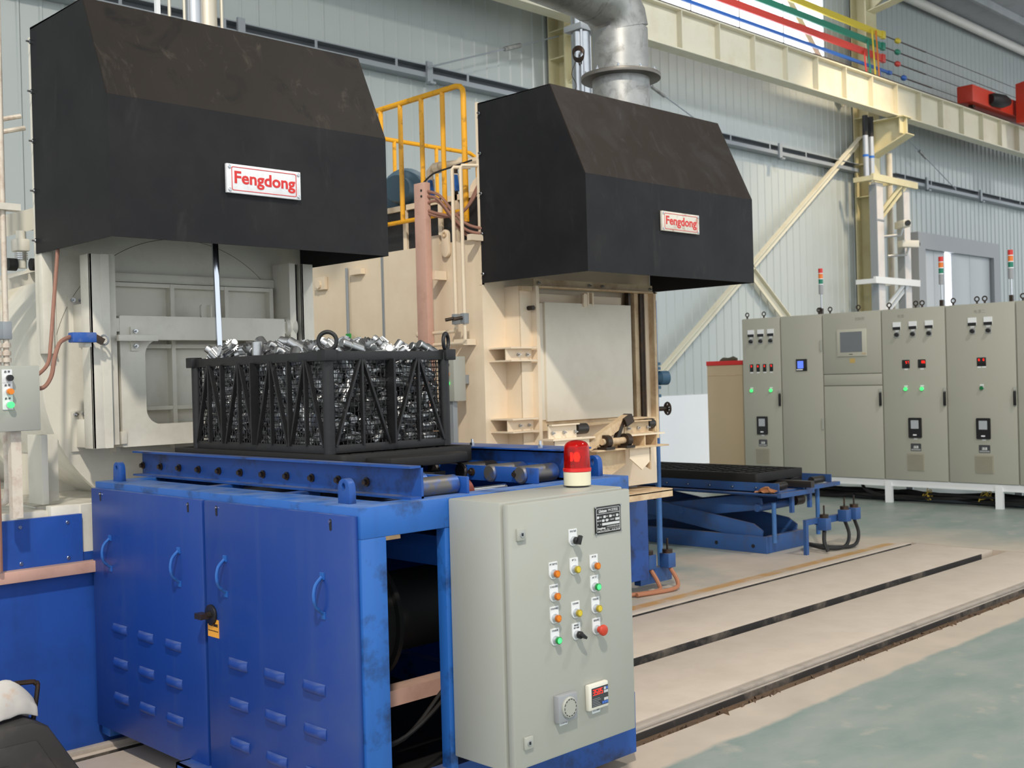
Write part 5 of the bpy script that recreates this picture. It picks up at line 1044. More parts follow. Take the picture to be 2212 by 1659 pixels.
# frame: top ring, posts, bottom ring, cross bars
G().frame([(x0, y0), (x1, y0), (x1, y1), (x0, y1)], [(x0 + .17, y0 + .10), (x1 - .10, y0 + .10), (x1 - .10, y1 - .08), (x0 + .17, y1 - .08)], 'z', 1.10, zt).make('top_frame', BLUE, CT, bev=.003)
for xa, xb, ya, yb in ((x0, x0 + .105, y0, y0 + .08), (x1 - .08, x1, y0, y0 + .08), (x0, x0 + .08, y1 - .08, y1), (x1 - .08, x1, y1 - .08, y1), (2.655, 2.69, y0 + .002, y0 + .05)):
    G().box(xa, xb, ya, yb, .05, 1.10).make('post', BLUE, CT, bev=.003)
G().prism([(2.80, .05), (3.0, .30), (x1, .30), (x1, .05)], 'y', y0 - .003, y0 + .06).make('bottom_rail', BLUED, CT)
G().box(x0 + .08, x1 - .08, y0 + .02, y0 + .07, .16, .24).make('bottom_rail', BLUED, CT)
G().box(x0, x0 + .06, y0 + .08, y1, .10, .20).box(x1 - .06, x1, y0 + .06, y1, .05, .25).box(x0, x1, y1 - .06, y1, .10, .25).make('bottom_rail', BLUED, CT)
G().box(x1 - .012, x1, y0 + .08, y1 - .08, .25, 1.10).make('side_panel', BLUEP, CT); G().box(x0 + .08, x1 - .08, y1 - .02, y1 - .01, .25, 1.10).make('rear_shade_panel', BLUEP, CT)  # side and rear sheets added to keep the cart inside dark
for y in (4.33, 3.76): G().box(x0 + .14, 2.60, y - .03, y + .03, 1.16, zt - .002).make('cross_bar', BLUED, CT)
G().box(2.62, 3.5, y0 + .10, y1 - .08, 1.10, 1.125).make('deck_shade_plate', BLUED, CT)  # sheet added under the rollers to keep the cart inside dark
G().box(x0 + .07, x1 - .07, y0 + .09, y1 - .07, .105, .118).make('shade_plate', CAST, CT)  # added dark sheet that hides the bright floor under the cart
# sheet doors on the long side
LOUV = None
lv = G(); n = 8; vs = []; rows = []
for j in range(9):                                   # half-round pressed louvre: rounded ends, open lower edge
    u = -.066 + .132 * j / 8; k = max(0.0, 1 - abs(u / .066) ** 6) ** .5
    for i in range(n + 1):
        a = PI * i / n
        vs.append((-.020 * math.sin(a) * (.25 + .75 * k) * (1.0 if a < PI * .7 else .85), u, .021 * math.cos(a)))
for j in range(8):
    for i in range(n): rows.append((j * (n + 1) + i, j * (n + 1) + i + 1, (j + 1) * (n + 1) + i + 1, (j + 1) * (n + 1) + i))
rows.append(tuple(range(n + 1))); rows.append(tuple(8 * (n + 1) + i for i in range(n + 1))[::-1])
lv.add(vs, rows)
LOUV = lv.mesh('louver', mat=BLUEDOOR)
hm = G()
hm.tube([(-.004, 0, .062), (-.012, 0, .056), (-.030, .0, .038), (-.038, 0, .012), (-.038, 0, -.012), (-.030, 0, -.038), (-.012, 0, -.056), (-.004, 0, -.062)], .0062, 8, 3)
for s in (1, -1): hm.box(-.004, 0, -.012, .012, s * .068 - .014, s * .068 + .010)
HAND = hm.mesh('handle', bev=0, mat=BLUE)
KEY = G().prism(rounded(-.007, .007, -.020, .020, .0065, 5), 'x', -.001, 0).mesh('latch_slot', mat=INK)
PIN = G().cyl((-.001, 0, .012), (-.006, 0, .012), .005, 8).mesh('latch_pin', mat=STEEL)
for ya, yb, hy, ly, ky in ((4.055, 5.045, (4.865, 4.245), (4.790, 4.550, 4.310), (4.95, 4.16)), (3.065, 4.035, (3.885, 3.245), (3.810, 3.560, 3.312), (3.94, 3.19))):
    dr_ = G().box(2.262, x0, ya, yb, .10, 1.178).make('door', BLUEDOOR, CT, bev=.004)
    for y in hy: put('handle', HAND, dr_, (2.262, y, .898))
    for y in ly:
        for z in (.567, .415, .262): put('louver', LOUV, dr_, (2.263, y, z))
    for y in ky: put('latch', KEY, dr_, (2.262, y, 1.143)); put('latch_pin', PIN, dr_, (2.262, y, 1.143))
dr_ = [o for o in bpy.data.objects if o.name.startswith('door') and o.parent == CT][-1]
G().cyl((2.262, 3.995, .735), (2.252, 3.995, .735), .040, 20).make('switch_base', BLACK, dr_, bev=.002)
G().bar((2.225, 4.035, .733), (2.225, 3.985, .733), .034, .022, up=(0, 0, 1)).cyl((2.252, 3.995, .735), (2.235, 3.995, .735), .013, 10).make('switch_handle', GREASE, dr_)
st_ = G().box(2.2605, 2.262, 3.945, 4.027, .648, .718).make('warning_sticker', paint('orange sticker', (232, 164, 56), .45, var=.03), dr_)
lettering('有电危险 请勿触摸', .0115, INK, st_, (2.2602, 3.985, .695), FACE_X, bold=.0004, width=.070)
lettering('Danger electric shock keep away', .006, INK, st_, (2.2602, 3.985, .673), FACE_X, width=.072)
G().box(2.20, 2.30, 4.02, 4.20, .12, .128).box(2.20, 2.208, 4.02, 4.20, .05, .128).box(2.20, 2.30, 4.19, 4.20, .03, .128).make('wheel_guard', BLUED, CT)
# roller deck: channels, rollers, inner plates
def channel(xw, ys, ye, lbl, s):
    G().box(xw, xw + .01, ys, ye, zt, 1.324).box(min(xw, xw - s * .05), max(xw + .01, xw - s * .05), ys, ye, 1.316, 1.324).box(min(xw, xw - s * .05), max(xw + .01, xw - s * .05), ys, ye, zt, zt + .008).make('roller_channel', BLUED, CT)
channel(2.592, 3.10, 5.20, '', 1)
channel(3.395, 3.14, 5.20, '', -1)
G().box(3.36, 3.55, 3.14, 4.6, 1.324, 1.332).make('channel_cover', BLUED, CT, bev=.002)
for y in (3.30, 3.72): put('bolt', BOLT, CT, (3.41, y, 1.332))
HB = G().cyl((0, 0, 0), (-.006, 0, 0), .017, 12).cyl((-.006, 0, 0), (-.018, 0, 0), .011, 6).mesh('axle_bolt', mat=GREASE)
for k in range(11): put('axle_bolt', HB, CT, (2.592, 5.19 - .1775 * k, 1.252))
G().box(2.805, 2.818, 3.095, 4.9, zt, 1.268).make('inner_plate', BLUED, CT, bev=.002); G().box(3.205, 3.218, 3.125, 4.9, zt, 1.268).make('inner_plate', BLUED, CT, bev=.002)
RM = G().lathe((0, 0, 0), (.20, 0, 0), [(0, .030), (.03, .036), (.97, .036), (1, .030)], 22).mesh('roller', mat=ROLL)
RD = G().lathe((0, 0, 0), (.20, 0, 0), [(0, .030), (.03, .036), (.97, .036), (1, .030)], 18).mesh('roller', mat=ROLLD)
for k in range(11):
    y = 3.16 + .1775 * k
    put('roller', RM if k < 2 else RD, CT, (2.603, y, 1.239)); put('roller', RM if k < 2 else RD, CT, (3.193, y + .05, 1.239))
for y in (3.24, 3.50): put('axle_bolt', HB, CT, (3.205, y, 1.240))
G().cyl((2.86, 3.26, 1.19), (3.16, 3.26, 1.19), .016, 12).make('drive_shaft', STEEL, CT)
G().cyl((2.90, 3.26, 1.19), (2.945, 3.26, 1.19), .055, 24).make('sprocket', paint('red oxide sprocket', (120, 58, 44), .5, metal=.3, var=.2, scale=12), CT)
G().box(2.95, 3.10, 3.55, 3.62, 1.19, 1.25).make('chain_dog', CAST, CT)
G().bar((2.84, 3.62, 1.262), (2.92, 3.42, 1.250), .03, .02).make('chain_dog', CAST, CT)
# lifting lugs
lo = [(-.034, 0), (.034, 0), (.032, .056)] + [(.031 * math.cos(PI * k / 20), .056 + .031 * math.sin(PI * k / 20)) for k in range(1, 20)] + [(-.032, .056)]
k_ = len(lo)
lg = G().frame(lo, [(.010 * math.cos(2 * PI * k / k_ - 2.2), .058 + .014 * math.sin(2 * PI * k / k_ - 2.2)) for k in range(k_)], 'x', -.014, .014)
LUG = lg.mesh('lifting_lug', bev=.002, mat=BLUED)
for x, y in ((2.35, 4.94), (2.352, 3.215), (3.60, 3.17), (3.60, 4.94)): put('lifting_lug', LUG, CT, (x, y, zt))
# inside: cross beam, drive pulley, motor, axle
G().box(2.30, 3.40, 3.34, 3.42, .415, .475).make('inner_beam', PINK, CT)
G().box(2.74, 2.86, 3.14, 4.9, .94, 1.05).make('inner_beam', BLUED, CT)
G().box(2.42, 2.62, 3.26, 3.40, 1.05, 1.075).make('packing', RUSTY, CT)
G().lathe((2.52, 3.62, .70), (2.72, 3.62, .70), [(0, .22), (.02, .25), (.12, .25), (.14, .23), (.86, .23), (.88, .25), (.98, .25), (1, .22)], 40).make('drive_pulley', CAST, CT); G().cyl((2.72, 3.62, .70), (3.1, 3.62, .70), .16, 28).make('drive_motor', CAST, CT)
G().box(3.12, 3.26, 3.50, 3.62, .30, 1.05).make('inner_post', BLUED, CT)
G().tube([(2.36, 3.2, .36), (2.55, 3.22, .33), (2.75, 3.24, .40), (2.95, 3.3, .50)], .008, 6, 5).tube([(2.36, 3.24, .33), (2.6, 3.25, .32), (2.85, 3.3, .45)], .008, 6, 5).make('cables', RUBBER, CT)
for x in (2.50, 3.45):
    for y in (3.37, 4.94): G().cyl((x, y - .03, .075), (x, y + .03, .075), .08, 22).make('wheel', GREASE, CT)

# ================================================================== CONTROL BOX ON THE CART
CB = thing('control_box', 'light grey control box with buttons on the end of the blue cart', 'control box', (2.995, 2.9, .28))
G().box(2.67, 3.318, 2.785, 3.048, .284, 1.203).make('housing', BOXC, CB, bev=.006)
BD = G().box(2.676, 3.318, 2.748, 2.778, .292, 1.197).make('door', BOXC, CB, bev=.006)
G().box(2.69, 3.305, 2.778, 2.785, .30, 1.19).make('door_gasket', RUBBER, CB)
for x, z, m in ((2.728, 1.092, BLACK), (2.738, .379, BLACK)):
    l_ = G().box(x - .020, x + .020, 2.738, 2.748, z - .021, z + .021).make('latch_plate', BOXC, BD, bev=.002)
    G().cyl((x, 2.738, z), (x, 2.735, z), .0095, 16).make('latch_ring', ALU, l_); G().box(x - .004, x + .004, 2.7335, 2.735, z - .005, z + .005).make('latch_slot', INK, l_)
def plate_outline():
    r = .021
    return [(-.021, .030), (.021, .030)] + [(r * math.cos(a), -.009 + r * math.sin(a)) for a in [-PI * k / 12 for k in range(13)]]
PLT = G().prism(plate_outline(), 'y', -.003, 0).mesh('legend_plate', mat=WHITE)
RING = disc_mesh('button_ring', .0145, .012, 24, ALU, [(0, .0145), (.4, .0145), (.5, .0125), (1, .0125)])
RIMS = {}
def rim_mesh(m):
    if m.name not in RIMS: RIMS[m.name] = disc_mesh('button_rim', .013, .010, 24, m, [(0, .0125), (.2, .0132), (.9, .0132), (1, .0122)])
    return RIMS[m.name]
def button(x, z, m, text, rim=None, kind='push'):
    b = put('legend_plate', PLT, BD, (x, 2.748, z))
    zb = z - .010
    lettering(text, .0078, INK, BD, (x, 2.7446, z + .022), FACE_Y, name='legend_text', ext=.0002)
    put('button_ring', RING, BD, (x, 2.745, zb), (PI / 2, 0, 0))
    if kind == 'push':
        put('button_rim', rim_mesh(rim), BD, (x, 2.733, zb), (PI / 2, 0, 0))
        put('button_lens', lens('button_lens', m, .0108, .011), BD, (x, 2.7325, zb), (PI / 2, 0, 0))
    elif kind == 'stop':
        put('emergency_stop', disc_mesh('emergency_stop', .02, .03, 26, m, [(0, .012), (.35, .012), (.5, .019), (.75, .0205), (.92, .018), (1, .012)]), BD, (x, 2.734, zb), (PI / 2, 0, 0))
    else:
        k = G().lathe((0, 0, 0), (0, 0, .014), [(0, .0135), (.8, .0135), (1, .012)], 20)
        k.prism([(-.0065, -.012), (.0065, -.012), (.0045, .020), (-.0045, .020)], 'z', .010, .026)
        put('selector_knob', k.mesh('selector_knob', bev=.001, mat=m), BD, (x, 2.734, zb), (PI / 2, kind, 0))
AR = paint('amber rim', (180, 96, 14), .3); YR = paint('olive yellow rim', (160, 140, 40), .3)
TX = {'a': '行车前进'}
button(2.992, 1.051, BLACK, '手动 自动', kind=.45)
for r, z in enumerate((.947, .868, .791)):
    button(2.886, z, ORANGE, ('炉门运行位', '行车后退位', '行车炉前位')[r], AR)
button(2.886, .714, GREENL, '行车前进', GREENR)
button(2.994, .948, YELB, '炉门上', YR); button(2.996, .792, YELB, '行走电机', YR); button(2.997, .714, BLACK, '蜂鸣器', kind=2.2)
button(3.101, .946, ORANGE, '炉门位', AR); button(3.101, .870, GREENL, '炉门下', GREENR); button(3.104, .791, YELB, '行走后退', YR); button(3.106, .714, ESTOP, '紧急停止', kind='stop')
lettering('断开 接通', .0066, INK, BD, (2.997, 2.7446, .727), FACE_Y, name='legend_text', ext=.0002)
bz = G().box(2.871, 2.968, 2.722, 2.748, .415, .510).make('buzzer', GREYP, BD, bev=.003)
G().lathe((2.922, 2.722, .464), (2.922, 2.714, .464), [(0, .037), (.6, .037), (1, .034)], 40).make('buzzer_face', BOXC, bz)
for k in range(14):
    a = 2 * PI * k / 14
    put('buzzer_slot', BSL, bz, (2.922 + .0295 * math.cos(a), 2.7138, .464 + .0295 * math.sin(a)), (0, -a + PI / 2, 0)) if 'BSL' in globals() else None
    if 'BSL' not in globals():
        BSL = G().box(-.0042, .0042, -.0006, 0, -.0014, .0014).mesh('buzzer_slot', mat=INK)
        put('buzzer_slot', BSL, bz, (2.922 + .0295 * math.cos(a), 2.7138, .464 + .0295 * math.sin(a)), (0, -a + PI / 2, 0))
lb = G().box(2.897, 2.938, 2.745, 2.748, .398, .415).make('legend_strip', WHITE, BD); lettering('行走蜂鸣器', .0075, INK, lb, (2.9175, 2.7448, .406), FACE_Y, ext=.0002)
ct = G().box(3.036, 3.143, 2.728, 2.748, .420, .514).make('counter', paint('ivory bezel', (222, 218, 206), .4), BD, bev=.005)
cf = G().box(3.050, 3.139, 2.7265, 2.7285, .432, .500).make('counter_face', paint('charcoal face', (58, 60, 64), .35), ct)
SEG = {'0': 'abcdef', '1': 'bc', '2': 'abged', '3': 'abgcd', '4': 'fgbc', '5': 'afgcd', '6': 'afgedc', '7': 'abc', '8': 'abcdefg', '9': 'abcdfg'}
def digits(txt, x, y, z, w, h, m, parent, face='y', name='led_digits'):
    """Seven-segment figures built as thin bars; z is the lower edge, x (or y for a -X face) the left edge."""
    g = G(); t_ = w * .16
    for i, ch in enumerate(txt):
        o = i * w * 1.45
        for s in SEG[ch]:
            a = {'a': (0, w, h - t_, h), 'd': (0, w, 0, t_), 'g': (0, w, h / 2 - t_ / 2, h / 2 + t_ / 2), 'f': (0, t_, h / 2, h), 'e': (0, t_, 0, h / 2), 'b': (w - t_, w, h / 2, h), 'c': (w - t_, w, 0, h / 2)}[s]
            if face == 'y': g.box(x + o + a[0], x + o + a[1], y - .0006, y, z + a[2], z + a[3])
            else: g.box(x - .001, x, y - o - a[1], y - o - a[0], z + a[2], z + a[3])
    return g.make(name, m, parent)
digits('3585', 3.056, 2.7265, .474, .0098, .020, LED, cf)
KB = paint('blue key', (70, 110, 190), .4); KW = paint('pale key', (196, 198, 202), .4)
for x, z, m in ((3.120, .490, KW), (3.131, .490, KB), (3.120, .478, KW), (3.131, .478, KW), (3.120, .451, KW), (3.131, .451, KW), (3.109, .440, KB), (3.120, .440, KB), (3.131, .440, KB)):
    G().box(x - .0047, x + .0047, 2.7245, 2.7265, z - .0045, z + .0045).make('key', m, cf)
for i in range(5): G().box(3.053, 3.098 - .006 * (i % 3), 2.7262, 2.7265, .436 + .006 * i, .4375 + .006 * i).make('printed_line', GREYP, cf)
lb = G().box(3.070, 3.113, 2.745, 2.748, .402, .420).make('legend_strip', WHITE, BD); lettering('行走计数器', .0075, INK, lb, (3.0915, 2.7448, .411), FACE_Y, ext=.0002)
npl = G().box(3.113, 3.258, 2.744, 2.748, 1.046, 1.146).make('rating_plate', BLACK, BD, bev=.001)
SILV = paint('silver print', (206, 208, 208), .4, var=0)
G().frame(rounded(3.119, 3.252, 1.052, 1.140, .007, 4), rounded(3.1205, 3.2505, 1.0535, 1.1385, .006, 4), 'y', 2.7433, 2.744).box(3.120, 3.251, 2.7433, 2.744, 1.1185, 1.120).make('plate_border', SILV, npl)
lettering('Unicase', .015, SILV, npl, (3.155, 2.7436, 1.1285), FACE_Y, bold=.0006, width=.044, shear=.3, ext=.0002)
lettering('PPC控制盒', .0125, SILV, npl, (3.213, 2.7436, 1.1285), FACE_Y, width=.054, ext=.0002)
for z, items in ((1.107, ((3.123, .010, 0), (3.140, 0, '相 电压'), (3.158, .013, 0), (3.176, 0, 'V 频率'), (3.191, .013, 0), (3.212, 0, 'Hz 电流'), (3.230, .012, 0), (3.246, 0, 'A'))), (1.0935, ((3.134, 0, '制造日期'), (3.150, .013, 0), (3.168, 0, '年'), (3.172, .012, 0), (3.188, 0, '月'), (3.208, 0, '制造编号'), (3.225, .023, 0))), (1.080, ((3.127, 0, '型'), (3.142, 0, '号'), (3.150, .098, 0)))):
    for x, wd, tx in items:
        if wd: G().prism(rounded(x, x + wd, z - .0045, z + .0045, .0015, 2), 'y', 2.7435, 2.744).make('blank_field', SILV, npl)
        else: lettering(tx, .0058, SILV, npl, (x, 2.7436, z), FACE_Y, ext=.0002)
lettering('Fengdong', .0105, SILV, npl, (3.146, 2.7436, 1.066), FACE_Y, bold=.0004, width=.044, ext=.0002)
lettering('江苏丰东热技术股份有限公司', .0062, SILV, npl, (3.212, 2.7436, 1.069), FACE_Y, width=.074, ext=.0002); lettering('Jiangsu Thermal Technology Co Ltd', .004, SILV, npl, (3.212, 2.7436, 1.0625), FACE_Y, width=.074, ext=.0002)
lettering('地址 江苏大丰经济开发区', .005, SILV, npl, (3.160, 2.7436, 1.0562), FACE_Y, width=.066, ext=.0002); lettering('电话 传真', .005, SILV, npl, (3.226, 2.7436, 1.0562), FACE_Y, width=.045, ext=.0002)
for x in (3.115, 3.256):
    for z in (1.048, 1.144): put('screw', disc_mesh('screw', .0035, .003, 8, STEEL), npl, (x, 2.744, z), (PI / 2, 0, 0))

# rotating beacon on the box
BC = thing('warning_beacon', 'red rotating beacon on the grey control box', 'beacon', (3.232, 2.935, 1.203))
G().lathe((3.232, 2.935, 1.209), (3.232, 2.935, 1.262), [(0, .050), (.04, .052), (.96, .053), (1, .051)], 40).make('base', paint('ivory beacon base', (226, 220, 192), .4), BC)
G().cyl((3.232, 2.935, 1.203), (3.232, 2.935, 1.209), .044, 30).make('gasket', BLACK, BC)
rg = bpy.data.materials.new('red beacon dome'); rg.use_nodes = True; b_ = rg.node_tree.nodes['Principled BSDF']
b_.inputs['Base Color'].default_value = lin((235, 40, 30)); b_.inputs['Roughness'].default_value = .08; b_.inputs['Transmission Weight'].default_value = .82; b_.inputs['IOR'].default_value = 1.35
G().lathe((3.232, 2.935, 1.262), (3.232, 2.935, 1.276), [(0, .053), (.1, .0545), (.9, .0545), (1, .0525)], 40).make('dome_ring', paint('red beacon ring', (214, 36, 30), .25, var=0), BC)
outer = [(1.276, .0515), (1.334, .0500), (1.350, .0490), (1.361, .0468), (1.369, .042), (1.3755, .034), (1.3798, .022), (1.382, .006)]
inner = [(z - (.0 if k == 0 else .0025 * k / 7), r - .0025) for k, (z, r) in enumerate(outer)]
gd = G(); nn = 44; rows_ = outer + inner[::-1]; vs = []
for z, r in rows_:
    for k in range(nn): vs.append((3.232 + r * math.cos(2 * PI * k / nn), 2.935 + r * math.sin(2 * PI * k / nn), z))
m = len(rows_); fs = [(i * nn + k, i * nn + (k + 1) % nn, ((i + 1) % m) * nn + (k + 1) % nn, ((i + 1) % m) * nn + k) for i in range(m) for k in range(nn)]
fs = [f for f in fs if not (f[0] // nn == 7)]
fs += [tuple(7 * nn + k for k in range(nn)), tuple(8 * nn + k for k in range(nn))[::-1]]
gd.add(vs, fs); gd.make('dome', rg, BC)
G().cyl((3.232, 2.935, 1.265), (3.232, 2.935, 1.30), .012, 14).make('lamp_socket', STEEL, BC)
G().prism([(3.212, 1.285), (3.252, 1.285), (3.250, 1.335), (3.214, 1.335)], 'y', 2.952, 2.958).make('reflector', STEEL, BC)
G().lathe((3.232, 2.935, 1.30), (3.232, 2.935, 1.335), [(0, .008), (.5, .013), (.9, .009), (1, .002)], 14).make('bulb', glow('glowing bulb', (255, 150, 80), 6.0), BC)
for z in (1.352,): G().ring((3.232, 2.935, z), (0, 0, 1), .0455, .001, 40, 5).make('dome_rib', rg, BC)

# ================================================================== TRAY, BASKET AND WORKPIECES
grate('black cast grate under the loaded basket on the cart', 2.63, 3.33, 3.62, 4.97, 1.275, 1.342, 6, 12)
g_ = [o for o in bpy.data.objects if o.get('label', '').startswith('black cast grate under')][0]
G().prism([(2.78, 3.50), (3.05, 3.46), (3.20, 3.52), (3.22, 3.63), (2.74, 3.63)], 'z', 1.285, 1.325).make('nose', CAST, g_, bev=.006)
BK = thing('load_basket', 'black steel mesh basket heaped with machined parts on the cart', 'basket', (2.97, 4.265, 1.342))
bx0, bx1, by0, by1, bz0, bz1 = 2.652, 3.288, 3.735, 4.795, 1.342, 1.757
def flat_ring(z0, z1, e, th, name):
    G().frame([(bx0 - e, by0 - e), (bx1 + e, by0 - e), (bx1 + e, by1 + e), (bx0 - e, by1 + e)], [(bx0 - e + th, by0 - e + th), (bx1 + e - th, by0 - e + th), (bx1 + e - th, by1 + e - th), (bx0 - e + th, by1 + e - th)], 'z', z0, z1).make(name, DARK, BK, bev=.002)
flat_ring(bz1 - .042, bz1 - .004, .006, .014, 'top_rim'); flat_ring(bz0, bz0 + .034, .004, .014, 'bottom_rim')
G().box(bx0, bx1, by0, by1, bz0 + .002, bz0 + .012).make('floor_plate', DARK, BK)
for i, (x, y) in enumerate(((bx0, by0), (bx1, by0), (bx1, by1), (bx0, by1))):
    sx = 1 if x == bx0 else -1; sy = 1 if y == by0 else -1
    G().cyl((x + sx * .012, y + sy * .012, bz0), (x + sx * .012, y + sy * .012, bz1 - .01), .024, 18).make('corner_post', DARK, BK)
    G().box(x - .024, x + .032, y - .024 if sy > 0 else y - .032, y + .032 if sy > 0 else y + .024, bz1 - .044, bz1 + .003).make('corner_block', DARK, BK, bev=.004)
RG = G().ring((0, 0, 0), (0, 1, 0), .036, .0085, 32, 12).mesh('lifting_ring', mat=DARK)
put('lifting_ring', RG, BK, (bx0 + .006, by0 + .0, bz1 + .036), (0, 0, -.78)); put('lifting_ring', RG, BK, (bx1 - .004, by0 + .0, bz1 + .036), (0, 0, .55))
def side(horizontal, fixed, a, b, napex, posts):
    zt_, zb_ = bz1 - .042, bz0 + .034
    def P(u, z, o=0): return (u, fixed + o, z) if horizontal else (fixed + o, u, z)
    out = (-1 if fixed in (by0, bx0) else 1)
    L_ = b - a
    for k in range(napex):
        u = a + L_ * (k + .5) / napex; hw = L_ / napex * .46
        nrm = (0, 1, 0) if horizontal else (1, 0, 0)
        for q in (-1, 1): G().bar(P(u + q * .008, zt_ + .006), P(u + q * hw, zb_ - .006), .010, .019, up=nrm).make('brace_bar', DARK, BK)
        G().bar(P(u, zt_ + .006, out * .002), P(u, zb_ - .006, out * .002), .010, .018, up=nrm).make('upright', DARK, BK)
    for u, wd in posts:
        nrm = (0, 1, 0) if horizontal else (1, 0, 0)
        G().bar(P(u, zt_ + .006, out * .004), P(u, zb_ - .006, out * .004), .010, wd, up=nrm).make('upright', DARK, BK)
    # woven wire, crimped over and under
    g = G(); p = .0195; r = .0021; o = -out * .012
    nu = int((b - a) / p); nz = int((bz1 - bz0 - .03) / p)
    for i in range(1, nu):
        u = a + i * (b - a) / nu
        g.tube([P(u, bz0 + .01 + j * p, o + (.0022 if (i + j) % 2 else -.0022)) for j in range(nz + 1)], r, 3)
    for j in range(1, nz):
        z = bz0 + .01 + j * p
        g.tube([P(a + i * (b - a) / nu, z, o - (.0022 if (i + j) % 2 else -.0022)) for i in range(nu + 1)], r, 3)
    g.make('woven_mesh', DARK, BK, kind='stuff')
side(True, by0, bx0 + .02, bx1 - .02, 2, [((bx0 + bx1) / 2, .056)])
side(False, bx0, by0 + .02, by1 - .02, 4, [(4.265, .046), (4.0, .022), (4.53, .022)])
side(True, by1, bx0 + .02, bx1 - .02, 2, [((bx0 + bx1) / 2, .056)])
side(False, bx1, by0 + .02, by1 - .02, 4, [(4.265, .040)])
# machined pinions and sleeves, poured into the basket
def pinion_mesh():
    g = G(); n = 13; vs = []; fs = []
    for x, tw in ((-.02, 0), (.022, .35)):
        for k in range(n):
            for da, r in ((0, .0245), (.30, .0262), (.42, .032), (.62, .032)):
                a = 2 * PI * (k + da) / n + tw
                vs.append((x, r * math.cos(a), r * math.sin(a)))
    m = 4 * n
    for k in range(m): fs.append((k, (k + 1) % m, m + (k + 1) % m, m + k))
    fs.append(tuple(range(m))[::-1]); fs.append(tuple(range(m, 2 * m)))
    g.add(vs, fs)
    g.lathe((-.05, 0, 0), (-.02, 0, 0), [(0, .016), (.1, .019), (1, .019)], 14); g.lathe((.022, 0, 0), (.05, 0, 0), [(0, .017), (.9, .017), (1, .014)], 14)
    g.cyl((-.0502, 0, 0), (-.0500, 0, 0), .004, 8)
    return g
def sleeve_mesh():
    g = G(); g.lathe((-.052, 0, 0), (.052, 0, 0), [(0, .022), (.03, .025), (.59, .025), (.6, .020), (.97, .020), (1, .017)], 18); return g
GP, GS = pinion_mesh(), sleeve_mesh()
MP, MS = GP.mesh('pinion', mat=PINION), GS.mesh('sleeve', mat=PINION)
zone_top = {}
for i, (kind, x, y, z, a, b, c, d) in enumerate(PILE[:300]):
    zk = (kind, min(2, int((x + 300) / 200)), min(3, int((y + 515) / 258)))
    if z > 385 and (zk not in zone_top or z > zone_top[zk][0]): zone_top[zk] = (z, i)
TOPS = {v[1] for v in zone_top.values()}
def part_words(kind, x, y, z, i):
    """Label, category and group from where the piece lies in the basket."""
    what = 'toothed steel pinion shaft' if kind else 'plain stepped steel sleeve'
    across = ('left', 'middle', 'right')[min(2, int((x + 300) / 200))]
    along = ('ring end', 'ring half', 'far half', 'rod end')[min(3, int((y + 515) / 258))]
    if i in TOPS: return 'highest %s on the heap, %s, %s' % (what, across, along), 'machined part'
    if z > 385: w = 'on the basket heap, %s, %s' % (across, along)
    elif y < -400: w = 'behind short front mesh, %s, %s' % (('left', 'middle', 'right')[min(2, int((x + 300) / 200))], 'upper half' if z > 200 else 'lower half')
    elif x < -190: w = 'behind long left mesh, %s, %s' % (along, 'upper half' if z > 200 else 'lower half')
    else: w = 'below the basket heap, %s, %s' % (across, along)
    return '%s %s' % (what, w), 'machined part', ('pinion shafts ' if kind else 'sleeves ') + w
rest = G()
for i, (kind, x, y, z, a, b, c, d) in enumerate(PILE):
    q = Quaternion((a, b, c, d)).normalized()
    loc = Vector((2.97 + x / 1e3, 4.265 + y / 1e3, 1.356 + z / 1e3))
    if i < 300:
        o = bpy.data.objects.new('pinion_shaft' if kind else 'stepped_sleeve', MP if kind else MS)
        COL.objects.link(o); o.location = loc; o.rotation_mode = 'QUATERNION'; o.rotation_quaternion = q
        tag(o, *part_words(kind, x, y, z, i))
    else:
        s = GP if kind else GS; n0 = len(rest.v)
        R_ = q.to_matrix()
        rest.add([loc + R_ @ Vector(v) for v in s.v], s.f)
rest.make('machined_parts', PINION, loc=(2.97, 4.265, 1.36), label='remaining machined steel parts deep inside the black basket', cat='machined parts', kind='stuff')
# ================================================================== ROW OF SWITCH CABINETS
FX = 12.97
METER = None
def mesh_meter():
    me = G().box(-.008, 0, -.048, .048, -.045, .045).mesh('meter', bev=.003, mat=WHITE)
    return me
MM = G().box(-.010, 0, -.048, .048, -.046, .046).mesh('meter', mat=WHITE)
MB_ = G().box(-.012, -.009, -.048, .048, -.046, -.012).mesh('meter_band', mat=INK)
KP = G().box(-.006, 0, -.032, .032, -.032, .032).mesh('knob_plate', mat=ALU)
KN = G().lathe((0, 0, 0), (-.03, 0, 0), [(0, .026), (.8, .024), (1, .02)], 14).mesh('knob', mat=BLACK)
LBW = G().box(-.002, 0, -.022, .022, -.008, .008).mesh('label_strip', mat=WHITE)
EY = G().ring((0, 0, .055), (1, 0, 0), .026, .008, 18, 6).cyl((0, 0, 0), (0, 0, .03), .012, 8).mesh('eye_bolt', mat=GREASE)
HD = G().box(-.014, 0, -.016, .016, .08, .12).mesh('handle_plate', mat=BOXC)
HL = G().box(-.03, -.004, -.013, .013, -.08, .08).mesh('handle_lever', bev=.004, mat=BLACK)
VENT = paint('louvred vent plastic', (156, 152, 136), .5)
VB = G().box(-.008, 0, -.105, .105, -.105, .105).mesh('vent', mat=VENT)
VS = G().box(-.014, -.008, -.095, .095, -.003, .003).mesh('vent_slat', mat=VENT)
EMB = G().prism(rounded(-.08, .08, -.12, .12, .012, 3), 'x', -.05, 0).mesh('energy_meter', mat=BLACK)
EMW = paint('meter window', (170, 174, 180), .2); EMF = G().box(-.052, -.05, -.048, .048, -.01, .09).mesh('meter_window', mat=EMW)
